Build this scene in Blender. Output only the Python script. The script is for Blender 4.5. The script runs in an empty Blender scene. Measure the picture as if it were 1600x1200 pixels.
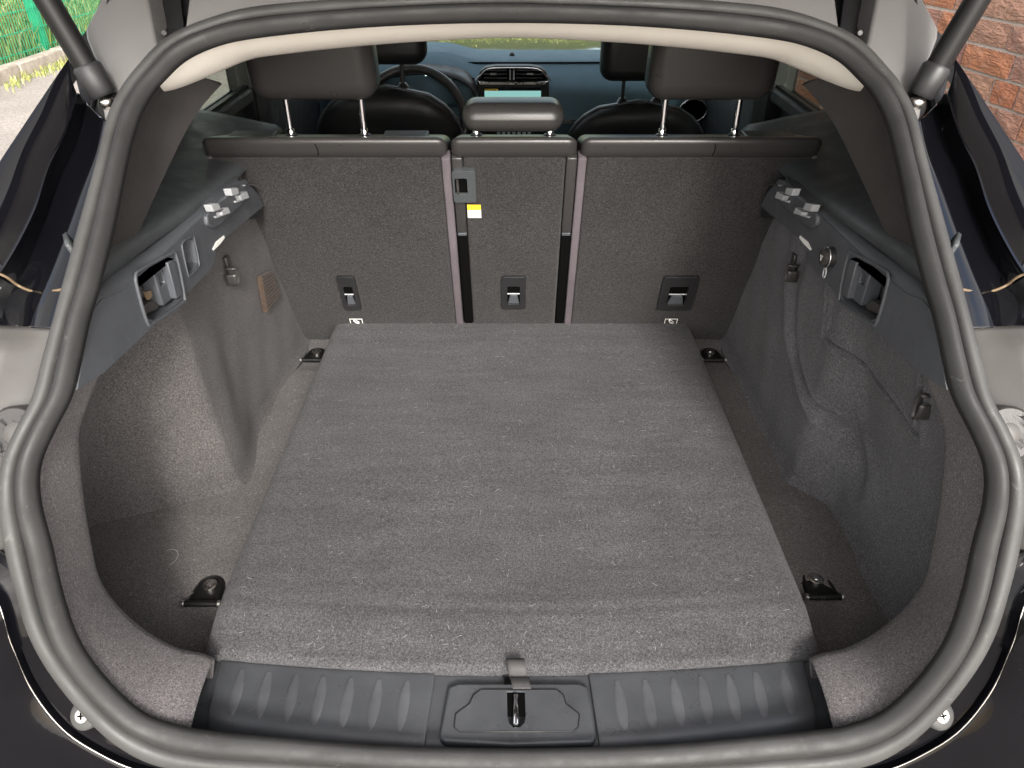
import bpy, bmesh, math, random
import numpy as np
from mathutils import Vector, Matrix
from mathutils.geometry import tessellate_polygon
random.seed(7); rng = np.random.default_rng(7)
R = math.radians
scene = bpy.context.scene
C = scene.collection

# ------------------------------------------------------------------ camera, sky, sun, exposure
PITCH = 33.4; FPX = 1150.0; CAMZ = 1.66
cd = bpy.data.cameras.new('camera'); cam = bpy.data.objects.new('camera', cd); C.objects.link(cam)
cam.location = (0, 0, CAMZ); cam.rotation_euler = (R(90 - PITCH), 0, 0)
cd.sensor_width = 36; cd.lens = FPX / 1600 * 36; cd.clip_start = .02; cd.clip_end = 500
scene.camera = cam
SUN_EL, SUN_AZ = 32.0, 168.0          # azimuth measured from +Y towards +X: a hazy sun behind the camera, a little to the right
w = bpy.data.worlds.new('World'); scene.world = w; w.use_nodes = True
nt = w.node_tree; bg = nt.nodes['Background']
sky = nt.nodes.new('ShaderNodeTexSky'); sky.sky_type = 'NISHITA'; sky.sun_disc = False
sky.sun_elevation = R(SUN_EL); sky.sun_rotation = R(SUN_AZ); sky.air_density = 1.0; sky.dust_density = 2.5; sky.ozone_density = .7
# unseen white cloud added over the blue to soften and neutralise the skylight
tcw = nt.nodes.new('ShaderNodeTexCoord'); cn = nt.nodes.new('ShaderNodeTexNoise'); cn.inputs['Scale'].default_value = 2.2; cn.inputs['Detail'].default_value = 6; cn.inputs['Roughness'].default_value = .55
nt.links.new(tcw.outputs['Generated'], cn.inputs['Vector'])
crp = nt.nodes.new('ShaderNodeValToRGB'); crp.color_ramp.elements[0].position = .38; crp.color_ramp.elements[1].position = .56
crp.color_ramp.elements[0].color = (.12,)*3 + (1,); crp.color_ramp.elements[1].color = (.95,)*3 + (1,); nt.links.new(cn.outputs['Fac'], crp.inputs[0])
bwn = nt.nodes.new('ShaderNodeRGBToBW'); nt.links.new(sky.outputs[0], bwn.inputs[0])
cl = nt.nodes.new('ShaderNodeMix'); cl.data_type = 'RGBA'; cl.blend_type = 'MULTIPLY'; cl.inputs[0].default_value = 1; nt.links.new(bwn.outputs[0], cl.inputs[6]); cl.inputs[7].default_value = (1.70, 1.62, 1.54, 1)
cm = nt.nodes.new('ShaderNodeMix'); cm.data_type = 'RGBA'; nt.links.new(crp.outputs[0], cm.inputs[0]); nt.links.new(sky.outputs[0], cm.inputs[6]); nt.links.new(cl.outputs[2], cm.inputs[7])
nt.links.new(cm.outputs[2], bg.inputs[0]); bg.inputs[1].default_value = .15
sl = bpy.data.lights.new('sun', 'SUN'); sl.energy = 1.5; sl.angle = R(9); sl.color = (1, .965, .925)
so = bpy.data.objects.new('sun', sl); C.objects.link(so)
sd = Vector((math.sin(R(SUN_AZ)) * math.cos(R(SUN_EL)), math.cos(R(SUN_AZ)) * math.cos(R(SUN_EL)), math.sin(R(SUN_EL))))
so.rotation_euler = sd.to_track_quat('Z', 'Y').to_euler(); so.location = sd * 20
scene.view_settings.view_transform = 'Standard'; scene.view_settings.look = 'None'
scene.view_settings.gamma = 1; scene.view_settings.exposure = 1.58
scene.render.engine = 'CYCLES'
scene.cycles.max_bounces = 10; scene.cycles.diffuse_bounces = 6

# ------------------------------------------------------------------ geometry helpers
CP, SP = math.cos(R(PITCH)), math.sin(R(PITCH))
def ray(px, py):
    cx = (px - 800) / FPX; cu = (600 - py) / FPX
    return (cx, CP + cu * SP, -SP + cu * CP)
def PY(px, py, y):
    d = ray(px, py); t = y / d[1]; return Vector((d[0] * t, y, CAMZ + d[2] * t))
def PZ(px, py, z):
    d = ray(px, py); t = (z - CAMZ) / d[2]; return Vector((d[0] * t, d[1] * t, z))
def PX(px, py, x):
    d = ray(px, py); t = x / d[0]; return Vector((x, d[1] * t, CAMZ + d[2] * t))
# side profile of the rear opening: how far forward it lies at each height
_z = np.linspace(.2, 1.9, 681)
_y = np.interp(_z, [.2, .5, .74, .9, 1.10, 1.25, 1.4, 1.515, 1.9], [.46, .50, .53, .575, .664, .825, 1.01, 1.15, 1.60])
_k = np.exp(-.5 * (np.arange(-24, 25) / 9.0) ** 2); _k /= _k.sum()
_ys = np.convolve(np.pad(_y, 24, 'edge'), _k, 'valid')
def yap(z): return float(np.interp(z, _z, _ys))
def PS(px, py, off=0.0):
    d = ray(px, py); lo, hi = .2, 2.2
    for _ in range(40):
        m = (lo + hi) / 2; y = d[1] * m; z = CAMZ + d[2] * m
        if y - yap(z) - off < 0: lo = m
        else: hi = m
    return Vector((d[0] * lo, d[1] * lo, CAMZ + d[2] * lo))
def mir(p, s):                       # s=-1 keeps the left-hand point, s=+1 mirrors it to the right
    return Vector((p[0] if s < 0 else -p[0], p[1], p[2]))
def cr(pts, n, closed=False):        # catmull-rom through a list of vectors (any dimension), n per span
    P = [np.array(p, float) for p in pts]; out = []; m = len(P)
    for i in range(m if closed else m - 1):
        if closed: a, b, c, d = P[i - 1], P[i], P[(i + 1) % m], P[(i + 2) % m]
        else: a, b, c, d = P[max(i - 1, 0)], P[i], P[i + 1], P[min(i + 2, m - 1)]
        for k in range(n):
            t = k / n
            out.append(.5 * (2 * b + (c - a) * t + (2 * a - 5 * b + 4 * c - d) * t * t + (3 * b - a - 3 * c + d) * t ** 3))
    if not closed: out.append(P[-1])
    return out

def finish(o, bevel=0, seg=2, solid=0, smooth=40, sub=0, off=0):
    me = o.data
    if smooth:
        me.polygons.foreach_set('use_smooth', [True] * len(me.polygons))
        me.set_sharp_from_angle(angle=R(smooth))
    if solid:
        m = o.modifiers.new('solid', 'SOLIDIFY'); m.thickness = solid; m.offset = off
    if bevel:
        m = o.modifiers.new('bevel', 'BEVEL'); m.width = bevel; m.segments = seg; m.limit_method = 'ANGLE'; m.angle_limit = R(35)
        m.harden_normals = False
    if sub:
        m = o.modifiers.new('sub', 'SUBSURF'); m.levels = sub; m.render_levels = sub
    return o
def obj(name, verts, faces, m, parent=None, recalc=False, **kw):
    me = bpy.data.meshes.new(name)
    me.from_pydata([tuple(v) for v in verts], [], [tuple(f) for f in faces]); me.update()
    if recalc:
        b = bmesh.new(); b.from_mesh(me); bmesh.ops.recalc_face_normals(b, faces=b.faces); b.to_mesh(me); b.free()
    o = bpy.data.objects.new(name, me); C.objects.link(o)
    if m: me.materials.append(m)
    if parent: o.parent = parent; o.matrix_parent_inverse = Matrix.Identity(4)
    if parent and parent.type == 'EMPTY' and parent.location.length > 0:
        o.matrix_parent_inverse = Matrix.Translation(parent.location).inverted()
    return finish(o, **kw)
class MB:
    def __init__(s): s.v = []; s.f = []
    def add(s, vs, fs):
        n = len(s.v); s.v += [tuple(v) for v in vs]; s.f += [tuple(i + n for i in f) for f in fs]; return s
    def box(s, lo, hi, fr=None):
        x0, y0, z0 = lo; x1, y1, z1 = hi
        v = [(x0,y0,z0),(x1,y0,z0),(x1,y1,z0),(x0,y1,z0),(x0,y0,z1),(x1,y0,z1),(x1,y1,z1),(x0,y1,z1)]
        if fr: v = [fr(*p) for p in v]
        return s.add(v, [(0,3,2,1),(4,5,6,7),(0,1,5,4),(1,2,6,5),(2,3,7,6),(3,0,4,7)])
    def grid(s, rows, wrap=False):
        n = len(rows[0]); vs = [p for r in rows for p in r]; fs = []
        for i in range(len(rows) - 1 + (1 if wrap == 'rows' else 0)):
            i2 = (i + 1) % len(rows)
            for j in range(n - 1 + (1 if wrap == 'cols' else 0)):
                j2 = (j + 1) % n
                fs.append((i * n + j, i * n + j2, i2 * n + j2, i2 * n + j))
        return s.add(vs, fs)
    def tube(s, path, r, n=10, cap=True, closed=False):
        path = [Vector(p) for p in path]; rows = []; up = Vector((0, 0, 1)); m = len(path); prev = None
        for i, p in enumerate(path):
            a = path[i - 1] if (i or closed) else p; b = path[(i + 1) % m] if (i < m - 1 or closed) else p
            t = (b - a).normalized()
            if prev is None: u = t.orthogonal().normalized()
            else:
                u = prev - t * prev.dot(t)
                u = u.normalized() if u.length > 1e-6 else t.orthogonal().normalized()
            prev = u; v = t.cross(u); rr = r[i] if hasattr(r, '__len__') else r
            rows.append([p + (u * math.cos(2*math.pi*k/n) + v * math.sin(2*math.pi*k/n)) * rr for k in range(n)])
        base = len(s.v); s.grid(rows + ([rows[0]] if closed else []), wrap='cols')
        if cap and not closed:
            s.f.append(tuple(base + k for k in range(n))[::-1]); s.f.append(tuple(base + (m - 1) * n + k for k in range(n)))
        return s
    def prism(s, outer, holes, fr, d0, d1):
        """2-D outline with holes; fr(u,v,d) -> 3-D"""
        loops = [outer] + list(holes)
        tris = tessellate_polygon([[Vector((u, v, 0)) for u, v in L] for L in loops])
        flat = [p for L in loops for p in L]; n = len(flat)
        vs = [fr(u, v, d0) for u, v in flat] + [fr(u, v, d1) for u, v in flat]
        fs = [tuple(t) for t in tris] + [tuple(i + n for i in t[::-1]) for t in tris]
        b = 0
        for L in loops:
            k = len(L)
            for i in range(k): j = (i + 1) % k; fs.append((b + i, b + j, b + j + n, b + i + n))
            b += k
        return s.add(vs, fs)
    def obj(s, name, m, parent=None, **kw): return obj(name, s.v, s.f, m, parent, **kw)
def rrect(x0, y0, x1, y1, r, n=5):
    out = []
    for cx, cy, a in ((x1-r, y1-r, 0), (x0+r, y1-r, 90), (x0+r, y0+r, 180), (x1-r, y0+r, 270)):
        for k in range(n + 1):
            t = R(a + 90 * k / n); out.append((cx + r * math.cos(t), cy + r * math.sin(t)))
    return out
def circ(cx, cy, r, n=24): return [(cx + r * math.cos(2*math.pi*k/n), cy + r * math.sin(2*math.pi*k/n)) for k in range(n)]
def empty(name, loc=(0, 0, 0), parent=None):
    o = bpy.data.objects.new(name, None); C.objects.link(o); o.location = loc; o.empty_display_size = .1
    if parent: o.parent = parent
    return o
def tag(o, label=None, cat=None, group=None, kind=None):
    if label: o['label'] = label
    if cat: o['category'] = cat
    if group: o['group'] = group
    if kind: o['kind'] = kind
    return o

# ------------------------------------------------------------------ materials
def base(name, col, rough=.5, metal=0, coat=0, spec=.5, sheen=0):
    m = bpy.data.materials.new(name); m.use_nodes = True; b = m.node_tree.nodes['Principled BSDF']
    b.inputs['Base Color'].default_value = (*col, 1); b.inputs['Roughness'].default_value = rough
    b.inputs['Metallic'].default_value = metal; b.inputs['Coat Weight'].default_value = coat
    b.inputs['Coat Roughness'].default_value = .03
    b.inputs['Specular IOR Level'].default_value = spec; b.inputs['Sheen Weight'].default_value = sheen
    b.inputs['Sheen Roughness'].default_value = .5
    return m, m.node_tree, b
def N(t, kind, **kw):
    n = t.nodes.new(kind)
    for k, v in kw.items():
        if k in n.inputs.keys() if hasattr(n.inputs, 'keys') else False: n.inputs[k].default_value = v
        else: setattr(n, k, v)
    return n
def noise(t, co, scale, detail=3, rough=.5, dist=0):
    n = t.nodes.new('ShaderNodeTexNoise'); n.inputs['Scale'].default_value = scale; n.inputs['Detail'].default_value = detail
    n.inputs['Roughness'].default_value = rough; n.inputs['Distortion'].default_value = dist
    t.links.new(co, n.inputs['Vector']); return n.outputs['Fac']
def ramp(t, src, stops):
    r = t.nodes.new('ShaderNodeValToRGB'); e = r.color_ramp.elements
    while len(e) < len(stops): e.new(.5)
    for i, (p, c) in enumerate(stops):
        e[i].position = p; e[i].color = (*c, 1) if hasattr(c, '__len__') else (c, c, c, 1)
    t.links.new(src, r.inputs[0]); return r.outputs[0]
def mixc(t, f, a, b, mode='MIX'):
    m = t.nodes.new('ShaderNodeMix'); m.data_type = 'RGBA'; m.blend_type = mode
    for s, i in ((f, 0), (a, 6), (b, 7)):
        if hasattr(s, 'is_linked'): t.links.new(s, m.inputs[i])
        elif i == 0: m.inputs[0].default_value = s
        else: m.inputs[i].default_value = (*s, 1) if hasattr(s, '__len__') else (s, s, s, 1)
    return m.outputs[2]
def bump(t, b, h, strength, dist):
    n = t.nodes.new('ShaderNodeBump'); n.inputs['Strength'].default_value = strength; n.inputs['Distance'].default_value = dist
    t.links.new(h, n.inputs['Height']); t.links.new(n.outputs[0], b.inputs['Normal'])
def coords(t): return t.nodes.new('ShaderNodeTexCoord').outputs['Object']
def carpet(name, col, amt=.5, fib=420, patch=.16, lint=.35):
    """needle-felt carpet: dark pile, paler stray fibres, faint worn patches"""
    m, t, b = base(name, col, 1.0, spec=.06, sheen=.09); co = coords(t)
    a = noise(t, co, fib, 3, .75, .8); f = noise(t, co, fib * 2.3, 2, .7); p = noise(t, co, 7, 4, .6)
    g = ramp(t, a, [(.30, 1 - amt), (.50, 1.0), (.70, 1 + amt * 1.5)])
    h = ramp(t, f, [(.36, .72), (.5, 1.0), (.66, 1.55)])
    q = ramp(t, p, [(.3, 1 - patch), (.7, 1 + patch)])
    c = mixc(t, 1, mixc(t, 1, mixc(t, 1, col, g, 'MULTIPLY'), h, 'MULTIPLY'), q, 'MULTIPLY')
    s = noise(t, co, fib * .75, 2, .6, 3.0)
    sm = ramp(t, s, [(.655, 0), (.70, lint)])
    c = mixc(t, sm, c, (.30, .28, .265))
    t.links.new(c, b.inputs['Base Color']); bump(t, b, a, .9, .0022)
    return m
def plastic(name, col, rough=.45, grain=1500, g=.35, patch=.12, scuff=.0, spec=.5, rv=.12):
    m, t, b = base(name, col, rough, spec=spec); co = coords(t)
    a = noise(t, co, grain, 2); p = noise(t, co, 14, 4, .6)
    t.links.new(mixc(t, 1, col, ramp(t, p, [(.3, 1 - patch), (.7, 1 + patch)]), 'MULTIPLY'), b.inputs['Base Color'])
    t.links.new(ramp(t, noise(t, co, 22, 5, .65), [(.3, max(rough - rv, .02)), (.7, min(rough + rv, 1))]), b.inputs['Roughness'])
    if scuff:
        s = noise(t, co, 45, 6, .75, 1.5); sm = ramp(t, s, [(.62, 0), (.72, scuff)])
        c0 = b.inputs['Base Color'].links[0].from_socket
        t.links.new(mixc(t, sm, c0, (.32, .31, .30)), b.inputs['Base Color'])
    bump(t, b, a, g, .0006)
    return m
M = {}
def nap(m, lo, hi):
    t = m.node_tree; b = t.nodes['Principled BSDF']; mp = t.nodes.new('ShaderNodeMapping'); mp.inputs['Scale'].default_value = (2.6, 16, 1)
    t.links.new(coords(t), mp.inputs[0]); a = noise(t, mp.outputs[0], 2.2, 5, .6, .6)
    c0 = b.inputs['Base Color'].links[0].from_socket; t.links.new(mixc(t, 1, c0, ramp(t, a, [(.35, lo), (.65, hi)]), 'MULTIPLY'), b.inputs['Base Color']); return m
M['board'] = carpet('board_carpet', (.058, .057, .059), .62, 340, .12, .5)
nap(M['board'], .88, 1.10)
M['floorcarpet'] = carpet('well_carpet', (.088, .082, .080), .5, 330, .14, .28)
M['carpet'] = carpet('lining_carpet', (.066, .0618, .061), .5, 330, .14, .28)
M['lip'] = carpet('rim_carpet', (.096, .089, .090), .5, 360, .12, .25)
M['carpet_r'] = carpet('lining_carpet_skytint', (.088, .087, .092), .5, 330, .14, .28)  # same lining carpet, cooler: skylight on the right wall put into its colour
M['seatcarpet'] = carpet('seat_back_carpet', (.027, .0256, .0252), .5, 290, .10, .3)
M['rail'] = plastic('grey_plastic', (.060, .065, .073), .48, 900, .4, .10, .10)
M['sill'] = plastic('sill_plastic', (.052, .055, .060), .36, 1300, .35, .2, .22)
M['worn'] = plastic('worn_plastic', (.066, .069, .075), .5, 900, .4, .3)
M['darkplastic'] = plastic('black_plastic', (.015, .015, .016), .42)
M['seal'] = plastic('rubber_seal', (.018, .018, .0178), .58, 350, .25, .22, .12, spec=.35)
M['seal_lip'] = plastic('rubber_lip', (.042, .042, .041), .55, 350, .2, .22, .2, spec=.4)
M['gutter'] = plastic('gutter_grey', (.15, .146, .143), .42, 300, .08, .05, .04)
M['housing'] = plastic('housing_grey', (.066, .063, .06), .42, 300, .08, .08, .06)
M['gate_trim'] = plastic('tailgate_trim_bounce', (.36, .35, .34), .5, 300, .1)  # unseen tailgate lining, lightened beyond its real grey to bounce light down
M['ledge'] = plastic('ledge_vinyl', (.045, .05, .053), .5, 700, .5, .1)
M['pillar'] = plastic('pillar_trim', (.034, .031, .030), .62, 800, .3)
M['leather'] = plastic('leather', (.034, .032, .031), .30, 650, .4, .03, rv=.03)
M['blackleather'] = plastic('black_leather', (.010, .010, .011), .48, 650, .5, .1)
M['dash'] = plastic('dashboard', (.12, .19, .24), .7, 500, .3, .05, spec=.15)
M['headliner'] = plastic('headliner_cloth', (.84, .80, .72), .95, 1200, .3, .03)
M['piping'] = plastic('mauve_webbing', (.085, .071, .079), .8, 900, .5)
M['rod'] = base('strut_black', (.006, .006, .006), .45, spec=.3)[0]
M['steel'] = plastic('steel', (.55, .53, .50), .3, 200, .1, .2)
M['steel'].node_tree.nodes['Principled BSDF'].inputs['Metallic'].default_value = 1
M['chrome'] = base('chrome', (.75, .75, .76), .12, 1)[0]
M['paleplastic'] = base('pale_hook', (.34, .35, .36), .5)[0]
M['void'] = base('void_black', (.002, .002, .002), 1, spec=.05)[0]  # near-black for strips and seams, and for shade painted into recesses
M['label_white'] = base('label_white', (.78, .77, .74), .5)[0]
M['label_yellow'] = base('label_yellow', (.85, .55, .03), .5)[0]
M['brownfelt'] = carpet('brown_felt', (.05, .035, .026), .4, 300)
M['sealant'] = base('sealant', (.14, .10, .06), .45)[0]
m, t, b = base('black_paint', (.003, .003, .004), .10, 0, .12, .12); b.inputs['Coat Roughness'].default_value = .02
co = coords(t); t.links.new(ramp(t, noise(t, co, 9, 5, .6), [(.35, .03), (.75, .08)]), b.inputs['Roughness'])
s = ramp(t, noise(t, co, 120, 5, .8, 1), [(.66, 0), (.78, .12)])
t.links.new(mixc(t, s, (.003, .003, .004), (.2, .2, .2)), b.inputs['Base Color']); M['paint'] = m
M['paint_gloss'] = m.copy(); M['paint_gloss'].name = 'black_paint_polished'; M['paint_gloss'].node_tree.nodes['Principled BSDF'].inputs['Coat Weight'].default_value = .9; M['paint_gloss'].node_tree.nodes['Principled BSDF'].inputs['Coat Roughness'].default_value = .015
def glass(name, tint, gloss=.08):
    m = bpy.data.materials.new(name); m.use_nodes = True; t = m.node_tree; t.nodes.clear()
    o = t.nodes.new('ShaderNodeOutputMaterial'); mx = t.nodes.new('ShaderNodeMixShader'); a = t.nodes.new('ShaderNodeBsdfTransparent')
    g = t.nodes.new('ShaderNodeBsdfGlossy'); f = t.nodes.new('ShaderNodeFresnel'); f.inputs[0].default_value = 1.45
    a.inputs[0].default_value = (*tint, 1); g.inputs['Roughness'].default_value = .02
    mx.inputs[0].default_value = gloss; t.nodes.remove(f); t.links.new(a.outputs[0], mx.inputs[1]); t.links.new(g.outputs[0], mx.inputs[2])
    t.links.new(mx.outputs[0], o.inputs[0]); return m
M['tint'] = glass('tinted_glass', (.62, .66, .62)); M['clear'] = glass('windscreen_glass', (.78, .85, .84))
def emit(name, col, s):
    m, t, b = base(name, (0, 0, 0), .3); b.inputs['Emission Color'].default_value = (*col, 1); b.inputs['Emission Strength'].default_value = s; return m
M['screen'] = emit('screen_glow', (.42, .85, .80), .22); M['screen_dark'] = base('screen_black', (.01, .012, .015), .15)[0]
M['gauge'] = emit('gauge_blue', (.05, .40, .62), .35); M['needle'] = emit('gauge_marks', (.75, .95, .75), .9); M['amber'] = emit('gauge_amber', (1, .45, .1), .3)

# ================================================================== THE SETTING
m, t, b = base('concrete_ground', (.40, .36, .32), .95); co = coords(t)
c = mixc(t, ramp(t, noise(t, co, 1.4, 6, .6), [(.35, 0), (.7, 1)]), (.34, .30, .27), (.44, .39, .35))
v = t.nodes.new('ShaderNodeTexVoronoi'); v.inputs['Scale'].default_value = 38; t.links.new(co, v.inputs['Vector'])
c = mixc(t, ramp(t, v.outputs['Distance'], [(.2, .55), (.6, 0)]), c, (.18, .155, .14))
c = mixc(t, ramp(t, noise(t, co, 70, 3, .7), [(.4, .5), (.6, 0)]), c, (.13, .115, .105))
t.links.new(c, b.inputs['Base Color']); bump(t, b, noise(t, co, 60, 5, .7), .6, .01); M['ground'] = m
tag(obj('ground', [(-60,-40,0),(60,-40,0),(60,90,0),(-60,90,0)], [(0,1,2,3)], M['ground'], smooth=0), kind='structure')

m, t, b = base('earth_bank', (.10, .13, .03), 1); co = coords(t)
t.links.new(ramp(t, noise(t, co, 5, 6, .7), [(.3, (.04, .055, .015)), (.5, (.10, .12, .03)), (.72, (.20, .185, .09))]), b.inputs['Base Color'])
bump(t, b, noise(t, co, 9, 5, .7), 1, .08); M['bank'] = m
def bankz(x, y):
    dl = -5.68 - x; df = y - 13.2
    a = 0.12 + .62 * min(max(dl, 0), 2.7) ** .9 if dl > 0 else -1
    f = 0.02 + .30 * min(max(df, 0), 12) if df > 0 else -1
    n = .05 * math.sin(x * 2.1 + y) + .04 * math.sin(y * 3.3 - x * 1.2)
    return max(a, f) + n
rows = [[(x, y, bankz(x, y)) for x in np.linspace(-22, -5.66, 30)] for y in np.linspace(-8, 40, 70)]
mb = MB().grid(rows)
rows = [[(x, y, bankz(max(x, -5.6), y)) for x in np.linspace(-5.66, 22, 30)] for y in np.linspace(13.2, 40, 30)]
mb.grid(rows)
tag(mb.obj('grass_bank', M['bank']), kind='structure')
# grass and weeds: blades with real geometry
def blades(pts, hmin, hmax, wd):
    V = []; F = []
    for (x, y, z) in pts:
        for _ in range(3):
            h = random.uniform(hmin, hmax); a = random.uniform(0, 6.28); b_ = random.uniform(.15, .8) * h; ww = wd * random.uniform(.6, 1.5)
            dx, dy = math.cos(a), math.sin(a); ox, oy = random.gauss(0, .05), random.gauss(0, .05)
            sx, sy = -dy * ww, dx * ww; n = len(V)
            V += [(x+ox-sx, y+oy-sy, z-.03), (x+ox+sx, y+oy+sy, z-.03),
                  (x+ox+dx*b_*.35-sx*.8, y+oy+dy*b_*.35-sy*.8, z+h*.6), (x+ox+dx*b_*.35+sx*.8, y+oy+dy*b_*.35+sy*.8, z+h*.6),
                  (x+ox+dx*b_, y+oy+dy*b_, z+h*random.uniform(.75, 1))]
            F += [(n, n+1, n+3, n+2), (n+2, n+3, n+4)]
    return V, F
m, t, b = base('grass_blades', (.2, .3, .05), .6)
info = t.nodes.new('ShaderNodeNewGeometry').outputs['Random Per Island']
t.links.new(ramp(t, info, [(0, (.13, .17, .03)), (.35, (.27, .29, .07)), (.62, (.32, .38, .10)), (.85, (.45, .42, .19)), (1, (.38, .28, .13))]), b.inputs['Base Color'])
b.inputs['Subsurface Weight'].default_value = 0; M['grass'] = m
pts = []
for _ in range(15000):
    y = random.uniform(5, 17); x = -5.7 - abs(random.gauss(0, 1.4)); pts.append((x, y, bankz(x, y)))
for _ in range(6500):
    x = random.uniform(-5, 6); y = 13.25 + abs(random.gauss(0, 2.2)); pts.append((x, y, bankz(x, y)))
V, F = blades(pts, .10, .42, .010)
tag(obj('grass', V, F, M['grass'], smooth=0), 'tall yellow green grass and weeds growing behind the green mesh fence', 'grass', kind='stuff')
pts = [(-5.36 + abs(random.gauss(0, .06)), random.choice([7.6, 8.3, 8.9, 9.5, 10.4]) + random.gauss(0, .22), 0) for _ in range(190)]
V, F = blades(pts, .03, .12, .006)
tag(obj('kerb_weeds', V, F, M['grass'], smooth=0), 'short weeds sprouting in the gutter along the foot of the kerb', 'weeds', kind='stuff')
# kerb
m, t, b = base('kerb_concrete', (.42, .36, .29), .95); co = coords(t)
t.links.new(ramp(t, noise(t, co, 9, 6, .7), [(.3, (.26, .22, .18)), (.7, (.48, .42, .35))]), b.inputs['Base Color']); bump(t, b, noise(t, co, 30, 5, .7), .8, .01)
M['kerb'] = m
kerb = tag(empty('kerb', (-5.5, 8, 0)), kind='structure')
stone = MB().box((-.075, -.452, -.05), (.075, .452, .15)).obj('kerb_stone', M['kerb'], bevel=.015)
stone.parent = kerb
for i in range(22):
    o = stone if i == 0 else stone.copy()
    if i: C.objects.link(o); o.parent = kerb
    o.location = (random.uniform(-.006, .006), -8 + i * .915, random.uniform(-.006, .004)); o.rotation_euler[2] = random.uniform(-.006, .006)
# fence
M['green'] = plastic('green_coating', (.02, .30, .15), .45, 200, .1)
fence = tag(empty('mesh_fence', (-5.64, 9.27, .1)), 'green welded mesh fence with square posts along the grass bank', 'fence')
for y in (1.77, 4.27, 6.95, 9.65, 12.1, 14.27):
    MB().box((-5.69, y - .045, .0), (-5.59, y + .045, 2.1)).obj('post', M['green'], fence, bevel=.006)
for k in range(10):
    z = .2 + .2 * k
    MB().box((-5.585, .5, z - .005), (-5.573, 16, z + .005)).obj('wire', M['green'], fence, smooth=0)
mb = MB()
for k in range(310):
    y = .5 + .05 * k; mb.box((-5.572, y - .0025, .1), (-5.567, y + .0025, 2.05))
tag(mb.obj('upright_wires', M['green'], fence, smooth=0), kind='stuff')
# brick wall, Flemish bond
m, t, b = base('brick_clay', (.5, .2, .1), .9); co = coords(t); oi = t.nodes.new('ShaderNodeObjectInfo')
isl = t.nodes.new('ShaderNodeNewGeometry').outputs['Random Per Island']
ad = t.nodes.new('ShaderNodeMath'); ad.operation = 'ADD'; t.links.new(oi.outputs['Random'], ad.inputs[0]); t.links.new(isl, ad.inputs[1])
fr = t.nodes.new('ShaderNodeMath'); fr.operation = 'FRACT'; t.links.new(ad.outputs[0], fr.inputs[0])
c = ramp(t, fr.outputs[0], [(0, (.60, .24, .13)), (.3, (.66, .30, .16)), (.55, (.50, .25, .19)), (.8, (.62, .36, .24)), (1, (.44, .22, .18))])
mp = t.nodes.new('ShaderNodeMapping'); mp.inputs['Scale'].default_value = (1, .45, 1.3); t.links.new(co, mp.inputs[0])
wv = t.nodes.new('ShaderNodeVectorMath'); wv.operation = 'ADD'; t.links.new(mp.outputs[0], wv.inputs[0])
cmb = t.nodes.new('ShaderNodeCombineXYZ'); mu = t.nodes.new('ShaderNodeMath'); mu.operation = 'MULTIPLY'; mu.inputs[1].default_value = 37
t.links.new(oi.outputs['Random'], mu.inputs[0]); t.links.new(mu.outputs[0], cmb.inputs[0]); t.links.new(cmb.outputs[0], wv.inputs[1])
cr_ = noise(t, wv.outputs[0], 42, 3, .55, 2.2)
crease = ramp(t, cr_, [(.47, 0), (.495, .8), (.51, .8), (.54, 0)])
c = mixc(t, crease, c, mixc(t, .5, c, (.12, .06, .05)))
c = mixc(t, ramp(t, noise(t, co, 25, 4, .7), [(.5, 0), (.75, .4)]), c, (.58, .42, .34))
t.links.new(c, b.inputs['Base Color']); bump(t, b, cr_, 1, .012); M['brick'] = m
m, t, b = base('mortar', (.50, .43, .36), 1); co = coords(t)
t.links.new(ramp(t, noise(t, co, 60, 4, .7), [(.3, (.50, .44, .38)), (.7, (.68, .60, .53))]), b.inputs['Base Color']); bump(t, b, noise(t, co, 200, 4), .6, .003); M['mortar'] = m
WX, WY, WS = 1.46, 2.58, -.14
wd = Vector((WS, 1, 0)).normalized(); wn = Vector((-wd.y, wd.x, 0))     # wn points towards the car
wall = empty('brick_wall', (WX, WY, 0)); wall.rotation_euler[2] = math.atan2(-WS, 1)
tag(wall, 'rough orange red brick wall with pale mortar beside the car', 'wall')
obj('mortar', *(lambda q: (q.v, q.f))(MB().box((.0, -1.3, 0), (.22, 2.4, 2.6))), M['mortar'], None, smooth=0).parent = wall
def brick_mesh(L, seed):
    rr = random.Random(seed); ny, nz = max(2, int(L / .05)), 2; g = []
    for i in range(ny + 1):
        g.append([(-.009 + rr.uniform(-.003, .002) * (0 < j < nz) + .004 * (i in (0, ny) or j in (0, nz)), -L/2 + L * i / ny, -.0325 + .065 * j / nz) for j in range(nz + 1)])
    q = MB().grid(g); y0, y1 = -L/2, L/2; f = -.005
    q.add([(f,y0,-.0325),(f,y1,-.0325),(f,y1,.0325),(f,y0,.0325),(.1,y0,-.0325),(.1,y1,-.0325),(.1,y1,.0325),(.1,y0,.0325)],
          [(0,4,5,1),(3,2,6,7),(0,3,7,4),(1,5,6,2)])
    me = bpy.data.meshes.new('brick'); me.from_pydata(q.v, [], q.f); me.update(); me.materials.append(M['brick']); return me, q
ST = [brick_mesh(.215, k) for k in range(4)]; HD = [brick_mesh(.1025, 10 + k) for k in range(4)]
rest = MB(); nb = 0
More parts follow.
